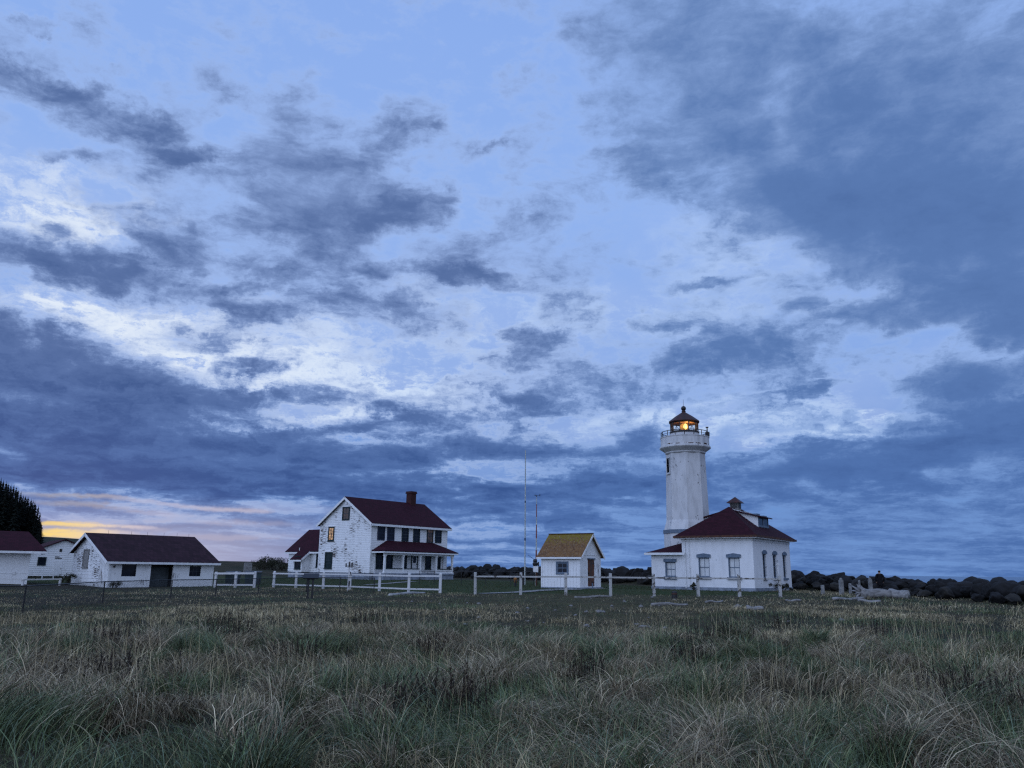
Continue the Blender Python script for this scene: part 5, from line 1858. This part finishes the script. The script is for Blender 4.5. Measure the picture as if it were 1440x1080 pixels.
# =====================================================================================================
# person by the log
# =====================================================================================================
def skin_chain(name, verts, edges, radii, m, parent, root=0, sub=2):
    me = bpy.data.meshes.new(name)
    me.from_pydata(verts, edges, [])
    me.materials.append(m)
    o = bpy.data.objects.new(name, me)
    COL.objects.link(o)
    o.parent = parent
    md = o.modifiers.new('Skin', 'SKIN')
    md.use_smooth_shade = True
    for i, r in enumerate(radii):
        sv = me.skin_vertices[0].data[i]
        sv.radius = r if isinstance(r, tuple) else (r, r)
        sv.use_root = (i == root)
    sm = o.modifiers.new('Subdivision', 'SUBSURF')
    sm.levels = sm.render_levels = sub
    return o


def person():
    x, y = 24.85, 55.0
    z = gz(x, y) + .02
    T = thing('person', 'person in black coat standing with back turned, hands in pockets, behind the driftwood log', 'person', (x, y, z), math.radians(-14))
    V = [(0, 0, .86), (0, 0, 1.05), (0, .01, 1.26), (0, 0, 1.40), (0, .01, 1.47), (0, .03, 1.55), (0, .03, 1.63),
         (.10, 0, .80), (.11, .03, .46), (.11, 0, .09), (.12, .15, .04), (-.10, 0, .80), (-.12, .02, .46), (-.12, -.01, .09), (-.13, .14, .04),
         (.19, -.01, 1.36), (.25, -.03, 1.10), (.20, .09, .90), (.19, .12, .82), (-.19, -.01, 1.36), (-.25, -.03, 1.10), (-.20, .09, .90), (-.19, .12, .82)]
    E_ = [(0, 1), (1, 2), (2, 3), (3, 4), (4, 5), (5, 6), (0, 7), (7, 8), (8, 9), (9, 10), (0, 11), (11, 12), (12, 13), (13, 14), (3, 15), (15, 16), (16, 17), (17, 18), (3, 19), (19, 20), (20, 21), (21, 22)]
    Rd = [(.14, .10), (.12, .09), (.14, .10), (.10, .08), (.052, .052), (.082, .095), (.072, .085), (.085, .085), (.055, .055), (.04, .045), (.035, .03), (.085, .085), (.055, .055), (.04, .045), (.035, .03),
          (.05, .05), (.042, .042), (.035, .035), (.035, .028), (.05, .05), (.042, .042), (.035, .035), (.035, .028)]
    body = skin_chain('body', V, E_, Rd, M_SKIN, T)
    J = [(0, 0, .74), (0, 0, .92), (0, 0, 1.10), (0, .01, 1.28), (0, 0, 1.41), (0, .01, 1.475), (.19, -.01, 1.37), (.265, -.03, 1.10), (.215, .08, .92), (-.19, -.01, 1.37), (-.265, -.03, 1.10), (-.215, .08, .92)]
    JE = [(0, 1), (1, 2), (2, 3), (3, 4), (4, 5), (4, 6), (6, 7), (7, 8), (4, 9), (9, 10), (10, 11)]
    JR = [(.205, .15), (.20, .145), (.175, .13), (.185, .135), (.115, .10), (.075, .075), .078, .066, .060, .078, .066, .060]
    skin_chain('coat', J, JE, JR, M_CLOTH, T, root=2)
    Q = [(0, 0, .84), (.10, 0, .76), (.11, .03, .46), (.11, 0, .10), (-.10, 0, .76), (-.12, .02, .46), (-.12, -.01, .10)]
    skin_chain('trousers', Q, [(0, 1), (1, 2), (2, 3), (0, 4), (4, 5), (5, 6)], [(.15, .12), .10, .072, .062, .10, .072, .062], M_CLOTH, T)
    for s in (1, -1):
        skin_chain('shoe', [(.115 * s, -.05, .05), (.12 * s, .08, .045), (.125 * s, .18, .035)], [(0, 1), (1, 2)], [.05, .05, .036], M_METAL, T)
    skin_chain('hair', [(0, .005, 1.53), (0, .0, 1.60), (0, .02, 1.66)], [(0, 1), (1, 2)], [(.088, .085), (.098, .105), (.075, .08)], M_HAIR, T)


person()


# =====================================================================================================
# trees and shrubs
# =====================================================================================================
def conifer_meshes(seed):
    rr = random.Random(seed)
    H = 1.0
    cr = MB()
    n = 34
    for k in range(n):
        t = k / n
        z = .10 + .88 * t
        R_ = (.20 * (1 - t) ** .85 + .012) * rr.uniform(.72, 1.2)
        m = max(5, int(11 * (1 - t) + 4))
        for j in range(m):
            a = rr.uniform(0, 6.283)
            L = R_ * rr.uniform(.55, 1.2)
            dx, dy = math.cos(a), math.sin(a)
            z0 = z + rr.uniform(-.01, .012)
            tip = (dx * L, dy * L, z0 - L * rr.uniform(.10, .45))
            w = .030 * (1 - t * .6) * rr.uniform(.7, 1.4)
            for q in range(3):                                        # three ragged sprays per branch
                f0, f1 = q / 3 * .9, (q + 1.25) / 3
                c0 = (dx * L * f0, dy * L * f0, z0 + (tip[2] - z0) * f0); c1 = (dx * L * f1, dy * L * f1, z0 + (tip[2] - z0) * f1 - .006)
                ww = w * (1 - f0 * .6)
                px_, py_ = -dy * ww, dx * ww
                cr.quad((c0[0] + px_, c0[1] + py_, c0[2] - ww * .5), (c1[0], c1[1], c1[2]), (c0[0] - px_, c0[1] - py_, c0[2] - ww * .5), (c0[0], c0[1], c0[2] + ww * .6))
    cr.quad((-.006, 0, .95), (.006, 0, .95), (0, 0, 1.03))
    tr = MB().tube((0, 0, -.05), (0, 0, .96), .022, .003, n=7)
    return cr, tr


def conifers():
    protos = []
    for s in range(4):
        T = thing('conifer_tree', 'dark conifer among those crowding the bluff at the left edge', 'tree', (0, 0, 0), 0, 'conifers on the bluff')
        cr, tr = conifer_meshes(40 + s)
        cr.build('crown', M_CONIFER, T)
        tr.build('trunk', M_BARK, T)
        protos.append(T)
    rr = random.Random(4)
    # (px of the photo's column, crest height in metres at 350 m) -> tree rows
    spots = []
    crest = [(-60, 46), (-30, 42), (0, 37), (10, 36), (20, 32.5), (30, 31), (38, 29.5), (45, 27.5), (50, 23), (54, 19), (57, 15)]
    def top(p):
        for (a, ha), (b, hb) in zip(crest[:-1], crest[1:]):
            if a <= p <= b:
                return ha + (hb - ha) * (p - a) / (b - a)
        return 14
    for k in range(140):
        p = -55 + 111 * (k + rr.random()) / 140
        y = rr.uniform(330, 380)
        x = (p - 720) / FPX * y * .973
        f = .74 + .24 * rr.random() if k % 5 else .98
        spots.append((x, y, top(p) * y / 350 * f, p))
    used = 0
    for x, y, zt, p in spots:
        base = 2.0 + min(15, max(0.0, (54 - p) * .45)) if p > 20 else 14.0
        base = min(base, zt - 7)
        h = zt - base
        o = protos[used] if used < len(protos) else copy_tree(protos[rr.randrange(4)])
        used += 1
        o.location = (x, y, base)
        wd = max(h * 1.15, 13) * rr.uniform(.85, 1.25)
        o.scale = (wd, wd, h)
        o.rotation_euler = (0, 0, rr.uniform(0, 6.28))


conifers()


def shrub(label, x, y, h, w, seed, n=900, group=None, m=None, leaf=.05):
    rr = random.Random(seed)
    T = thing('shrub', label, 'shrub', (x, y, gz(x, y)), 0, group)
    b = MB()
    cl = [(rr.gauss(0, .32) * w, rr.gauss(0, .32) * w, rr.uniform(.25, .95) * h, rr.uniform(.16, .34) * w) for _ in range(9)]
    for k in range(n):
        cx, cy, cz, r = cl[k % 9]
        p = Vector((rr.gauss(0, 1), rr.gauss(0, 1), rr.gauss(0, .8))).normalized() * r * rr.random() ** .4
        c = Vector((cx, cy, max(.04, cz))) + p
        a = Vector((rr.gauss(0, 1), rr.gauss(0, 1), rr.gauss(0, 1))).normalized() * leaf * rr.uniform(.6, 1.6)
        d = Vector((rr.gauss(0, 1), rr.gauss(0, 1), rr.gauss(0, 1))).normalized() * leaf * .6
        b.quad(c - a, c + d, c + a, c - d)
    b.build('foliage', m or M_BUSH, T)
    s = MB()
    for k in range(9):
        cx, cy, cz, r = cl[k]
        s.tube((cx * .15, cy * .15, -.1), (cx, cy, cz), .018 * w + .006, .006, n=5)
    s.build('stems', M_BARK, T)
    return T


shrub('round twiggy dark shrub at the corner of the garage gable', -39.6, 73.2, .95, 1.15, 1, leaf=.05)
shrub('small dark shrub against the side wall below the arched lighthouse windows', 20.9, 62.9, .75, .8, 2)
shrub('little weed clump at the foot of the downspouts', 14.6, 65.0, .55, .45, 3, 400)
shrub('dark weeds at the left foot of the garage front', -33.4, 69.4, .5, .9, 6, 500)
for k, (px, y, h, w) in enumerate(((366, 122, 1.2, 2.2), (375, 120, 1.7, 2.4), (385, 119, 1.4, 2.4), (394, 118, 1.6, 2.6), (402, 117, 1.3, 2.2))):
    shrub(['low dark scrub on the dune, leftmost of the row by the rear wing', 'tallest dark scrub on the dune left of the rear wing', 'flat topped dark scrub in the middle of the dune row', 'broad dark scrub on the dune just before the rear wing', 'dark scrub on the dune partly hidden by the rear wing'][k],
          (px - 720) / FPX * y * .973, y, h, w, 20 + k, 900, 'scrub on the dune', M_BUSH, .09)


# =====================================================================================================
# grass: every blade is real; one object per kind
# =====================================================================================================
def blade_mesh(name, P, h, ang, lean, droop, w, colr, S, m, face=None):
    """P (n,3) roots; h length; ang lean bearing; lean / droop shape; w width; colr (n,3)"""
    n = len(P)
    t = np.linspace(0, 1, S + 1)[None, :]
    hor = (lean * h)[:, None] * t ** 1.6
    ver = h[:, None] * (t - droop[:, None] * t ** 2.3)
    cx, sx_ = np.cos(ang)[:, None], np.sin(ang)[:, None]
    X = P[:, 0:1] + cx * hor; Y = P[:, 1:2] + sx_ * hor; Z = P[:, 2:3] + ver
    fa = (rng.uniform(0, 2 * np.pi, n) if face is None else face)[:, None]
    ww = w[:, None] * np.clip(1.02 - t ** 1.6, 0.04, 1) * 0.5
    ox, oy = np.cos(fa) * ww, np.sin(fa) * ww
    A = np.stack([X - ox, Y - oy, Z], -1); B = np.stack([X + ox, Y + oy, Z], -1)
    V = np.stack([A, B], 2).reshape(n, (S + 1) * 2, 3)
    base = (np.arange(n) * (S + 1) * 2)[:, None, None]
    q = np.arange(S)[None, :, None] * 2
    F4 = base + q + np.array([0, 1, 3, 2])[None, None, :]
    tip_tone = (0.80 + 0.30 * t)[:, :, None]                               # colour grows paler from root to tip
    Cc = np.repeat((colr[:, None, :] * tip_tone)[:, :, None, :], 2, 2).reshape(-1, 3)
    return V.reshape(-1, 3), F4.reshape(-1, 4), np.clip(Cc, 0, 1)


def link_blades(name, packs, m):
    Vs, Fs, Cs, off = [], [], [], 0
    for V, Fq, Cc in packs:
        Vs.append(V); Fs.append(Fq + off); Cs.append(Cc); off += len(V)
    V = np.concatenate(Vs).astype(np.float32); Fq = np.concatenate(Fs).astype(np.int32); Cc = np.concatenate(Cs).astype(np.float32)
    me = bpy.data.meshes.new(name)
    me.vertices.add(len(V)); me.vertices.foreach_set('co', V.ravel())
    me.loops.add(Fq.size); me.loops.foreach_set('vertex_index', Fq.ravel())
    me.polygons.add(len(Fq)); me.polygons.foreach_set('loop_start', np.arange(0, Fq.size, 4, dtype=np.int32))
    at = me.color_attributes.new('tint', 'FLOAT_COLOR', 'POINT')
    at.data.foreach_set('color', np.concatenate([Cc, np.ones((len(Cc), 1), np.float32)], 1).ravel())
    me.update(calc_edges=True)
    me.materials.append(m)
    o = bpy.data.objects.new(name, me)
    COL.objects.link(o)
    print(name, len(Fq), 'quads')
    return o


def blade_mat(name):
    m = bpy.data.materials.new(name)
    m.use_nodes = True
    t = m.node_tree
    h = G(t)
    bs = t.nodes['Principled BSDF']
    h.put(bs.inputs['Base Color'], h.n('ShaderNodeVertexColor', layer_name='tint').outputs[0])
    bs.inputs['Roughness'].default_value = 0.7
    bs.inputs['Specular IOR Level'].default_value = 0.2
    return m


M_BLADE = blade_mat('grass_blade')
GREEN = 1.4 * np.array([[.088, .118, .058], [.060, .090, .036], [.125, .135, .065], [.095, .130, .085]])
DRY = 1.30 * np.array([[.34, .28, .165], [.25, .205, .115], [.44, .375, .245], [.17, .14, .080], [.30, .26, .145]])
MATC = 1.2 * np.array([[.34, .285, .185], [.25, .205, .135], [.43, .37, .25], [.15, .125, .085], [.20, .15, .095]])
BROWN = 1.3 * np.array([[.105, .080, .056], [.15, .115, .080], [.075, .062, .046], [.085, .095, .050]])


def sector(n, r0, r1, half=38):
    a = np.radians(rng.uniform(-half, half, n)); r = np.sqrt(rng.uniform(r0 * r0, r1 * r1, n))
    return r * np.sin(a), r * np.cos(a)


def inside_buildings(x, y):
    bad = np.zeros(x.shape, bool)
    for ox, oy, rz, x0, x1, y0, y1 in ((-15.1, 88, 52, -.8, 12.3, -2.0, 15), (-34.25, 70, 48, 0, 9.6, 0, 8.2), (5.15, 60, -33, -3.4, 1.0, -.1, 3.4), (18.82, 63, -35, -8.7, .05, 0, 9.8), (-42.3, 72, 33, -14, 0, 0, 6), (-49.6, 83.6, 38, 0, 6.8, 0, 9)):
        c, s = math.cos(math.radians(rz)), math.sin(math.radians(rz))
        u = (x - ox) * c + (y - oy) * s; v = -(x - ox) * s + (y - oy) * c
        bad |= (u > x0) & (u < x1) & (v > y0) & (v < y1)
    return bad


def build_grass():
    packs = []
    rings = [(4.6, 9, 62, 15, 5, .0060), (9, 15, 46, 13, 4, .0075), (15, 26, 27, 11, 3, .0105), (26, 44, 16, 10, 3, .0125), (44, 72, 7.0, 8, 2, .017)]
    for r0, r1, dens, k, S, wd in rings:
        area = math.radians(76) / 2 * (r1 * r1 - r0 * r0)
        n = int(area * dens)
        x, y = sector(n, r0, r1)
        cl = fnoise(x, y, 1.1, 21)
        keep = rng.random(n) < np.clip(.30 + (cl - .36) * 3.4, .06, 1)
        lawn = lawn_mask(x, y); bare = bare_mask(x, y)
        d, _ = bank_dist(x, y)
        keep &= (lawn < .5) & (d < -1.2) & ~inside_buildings(x, y)
        keep &= rng.random(n) > bare * .15
        x, y, bare = x[keep], y[keep], bare[keep]
        n = len(x)
        kind = .5 + 2.3 * (fnoise(x, y, .30, 31) - .5) + .10 * np.clip((y - 12) / 20, 0, 1) + rng.normal(0, .07, n)             # low = green, high = straw
        hgt = (.18 + .44 * fnoise(x, y, .45, 41) ** 1.3 + rng.normal(0, .05, n)) * (1 - .45 * bare)
        hgt *= np.interp(np.hypot(x, y), [5, 12, 24, 40, 60], [.92, .84, .60, .40, .34]) * (.50 + .9 * fnoise(x, y, .13, 44)) * (.45 + 1.15 * vnoise(x, y, .95, 46))
        hgt *= 1 + .45 * np.clip((x - 8) / 8, 0, 1) * np.clip((y - 18) / 16, 0, 1) * np.clip((27 - x) / 3, 0.2, 1)
        wind = 9.0 * fnoise(x, y, .22, 51)
        X = np.repeat(x, k) + rng.normal(0, .07 + .004 * r0, n * k); Y = np.repeat(y, k) + rng.normal(0, .07 + .004 * r0, n * k)
        H_ = np.clip(np.repeat(hgt, k) * rng.uniform(.5, 1.3, n * k), .05, 1.1)
        kd = np.repeat(kind, k) + rng.normal(0, .10, n * k)
        A = np.repeat(wind + rng.normal(0, .5, n), k) + rng.normal(0, 1.35, n * k)
        lean = np.abs(rng.normal(.62, .42, n * k)); droop = np.clip(rng.normal(.28, .22, n * k) + lean * .36, 0, .95)
        c = np.where((kd < .44)[:, None], GREEN[rng.integers(0, 4, n * k)], np.where((kd < .56)[:, None], .5 * GREEN[rng.integers(0, 4, n * k)] + .42 * DRY[rng.integers(0, 5, n * k)], DRY[rng.integers(0, 5, n * k)]))
        bb = np.repeat(bare, k)
        c = np.where((rng.random(n * k) < bb * .8)[:, None], BROWN[rng.integers(0, 4, n * k)], c)
        c = c * (rng.uniform(.22, 1.35, n * k) ** 1.3 * 1.22 * np.repeat(.62 + .80 * fnoise(x, y, .55, 71), k))[:, None]
        P = np.stack([X, Y, ground_z(X, Y) - .02], -1)
        packs.append(blade_mesh('g', P, H_ * 1.15, A, lean, droop, wd * rng.uniform(.6, 1.3, n * k), c, S, None))
    # tall thin seeded stems
    n = 2600
    x, y = sector(n, 5.0, 27)
    keep = (lawn_mask(x, y) < .3) & (bare_mask(x, y) < .5) & ~inside_buildings(x, y) & (fnoise(x, y, .28, 61) > .45) & (bank_dist(x, y)[0] < -1.5)
    x, y = x[keep], y[keep]; n = len(x)
    P = np.stack([x, y, ground_z(x, y)], -1)
    packs.append(blade_mesh('s', P, rng.uniform(.5, .95, n), rng.uniform(0, 6.28, n), rng.uniform(.05, .35, n), rng.uniform(0, .12, n), .0045 + .00022 * y, DRY[rng.integers(0, 5, n)] * rng.uniform(.8, 1.3, (n, 1)), 4, None))
    # grass hugging the near side of the fences and walls, and the short lawn
    x, y = sector(52000, 50, 92)
    lm = lawn_mask(x, y)
    keep = (lm > .5) & ~inside_buildings(x, y)
    x, y = x[keep], y[keep]; n = len(x)
    P = np.stack([x, y, ground_z(x, y) - .01], -1)
    gl = np.array([[.034, .058, .022], [.050, .064, .028], [.070, .070, .036]])
    packs.append(blade_mesh('l', P, rng.uniform(.05, .15, n), rng.uniform(0, 6.28, n), rng.uniform(.1, .6, n), rng.uniform(0, .2, n), rng.uniform(.02, .05, n), gl[rng.integers(0, 3, n)] * rng.uniform(.7, 1.2, (n, 1)), 2, None))
    o = link_blades('grass', packs, M_BLADE)
    tag(o, 'grey green and straw coloured dune grass covering the field', 'grass', kind='stuff')

    # collapsed mats of straw and arching tussocks in the foreground
    packs = []
    spots = [(-2.6, 8.3), (-1.2, 8.0), (-.5, 7.6), (1.2, 8.2), (1.9, 8.0), (3.7, 8.1), (.1, 9.6), (2.8, 9.4), (-3.6, 9.3), (-.9, 7.1), (4.6, 8.8), (-4.6, 8.4), (1.5, 7.2), (2.6, 7.3), (.4, 6.9), (-2.0, 6.9)]
    for _ in range(300):
        a = math.radians(rng.uniform(-36, 36)); r = math.sqrt(rng.uniform(5.8 ** 2, 22 ** 2))
        spots.append((r * math.sin(a), r * math.cos(a)))
    for i, (cx, cy) in enumerate(spots):
        big = i < 22
        n = int(rng.uniform(220, 520) * (1.3 if big else .7))
        green = rng.random() < .38
        rad = rng.uniform(.14, .50)
        a = rng.uniform(0, 2 * np.pi, n); rr_ = rad * np.sqrt(rng.random(n))
        ex = rng.uniform(1.0, 2.2); ea = rng.uniform(0, np.pi)                  # drawn out to one side
        x0, y0 = rr_ * np.cos(a) * ex, rr_ * np.sin(a)
        x = cx + x0 * np.cos(ea) - y0 * np.sin(ea); y = cy + x0 * np.sin(ea) + y0 * np.cos(ea)
        comb = rng.uniform(0, 6.28)
        mode = rng.random()
        if mode < .25:
            ang = np.arctan2(y - cy, x - cx) + rng.normal(0, .6, n)              # a fountain
        elif mode < .70:
            ang = comb + rng.normal(0, .50, n) + 1.2 * (rr_ / rad - .5)          # combed over by the wind
        else:
            ang = comb + np.where(rng.random(n) < .5, 0, 1.9) + rng.normal(0, .65, n)   # crossed and broken
        ln = rng.uniform(.40, .90) * rng.uniform(.45, 1.2, n)
        lean = np.clip(rng.normal(.72, .22, n), .1, 1.1); droop = np.clip(rng.normal(.72, .18, n), .15, .98)
        if green:
            lean *= .75; droop *= .70
        pal = GREEN if green else MATC
        c = pal[rng.integers(0, len(pal), n)] * (rng.uniform(.25, 1.35, (n, 1)) ** 1.2) * rng.uniform(.8, 1.25)
        P = np.stack([x, y, ground_z(x, y) + rng.uniform(-.01, .12, n) * (0 if green else 1)], -1)
        packs.append(blade_mesh('m', P, ln, ang, lean, droop, rng.uniform(.0045, .012, n), c, 6, None))
    o = link_blades('grass_tussocks', packs, M_BLADE)
    tag(o, 'collapsed straw and arching green tussocks across the foreground', 'grass', kind='stuff')

    # dark seeded weed stalks standing in clumps
    packs = []
    clumps = [(-6.5, 19.3, .8), (-8.5, 18.1, .9), (-6.0, 18.6, .6), (-3.6, 14.7, .9), (-5.7, 12.0, .9), (-.6, 9.6, .7), (-1.0, 9.2, .7), (4.3, 18.0, 1.0), (5.4, 20.8, .9), (8.1, 24.7, .9), (6.0, 11.3, .8), (5.7, 9.8, .7), (-1.6, 16.2, .6), (1.2, 13.0, .5), (-8.0, 23.5, .8), (9.5, 21.5, .7), (3.2, 15.0, .5), (-4.4, 25.0, .8)]
    for cx, cy, sp in clumps:
        n = int(55 * sp + 20)
        x = cx + rng.normal(0, .38 * sp, n); y = cy + rng.normal(0, .30 * sp, n)
        P = np.stack([x, y, ground_z(x, y)], -1)
        hh = rng.uniform(.28, .62, n)
        dk = np.array([[.030, .022, .018], [.045, .030, .022], [.022, .018, .016]])
        c = dk[rng.integers(0, 3, n)]
        an = rng.uniform(0, 6.28, n); le = rng.uniform(0, .22, n)
        packs.append(blade_mesh('w', P, hh, an, le, np.zeros(n), rng.uniform(.006, .010, n), c, 3, None))
        # seed heads: short dense bracts up the stem
        m_ = 16
        Pt = np.repeat(P, m_, 0); t = rng.uniform(.45, 1.0, n * m_); hr = np.repeat(hh, m_); lr = np.repeat(le, m_) * hr * t ** 1.6; ar = np.repeat(an, m_)
        Pt = Pt + np.stack([np.cos(ar) * lr, np.sin(ar) * lr, hr * t], -1)
        q = n * m_
        packs.append(blade_mesh('h', Pt, rng.uniform(.02, .05, q), rng.uniform(0, 6.28, q), rng.uniform(.3, .9, q), np.zeros(q), rng.uniform(.008, .016, q), np.repeat(c, m_, 0), 2, None))
    o = link_blades('weed_stalks', packs, M_BLADE)
    tag(o, 'dark brown dead weed stalks standing in clumps through the grass', 'weeds', kind='stuff')


build_grass()
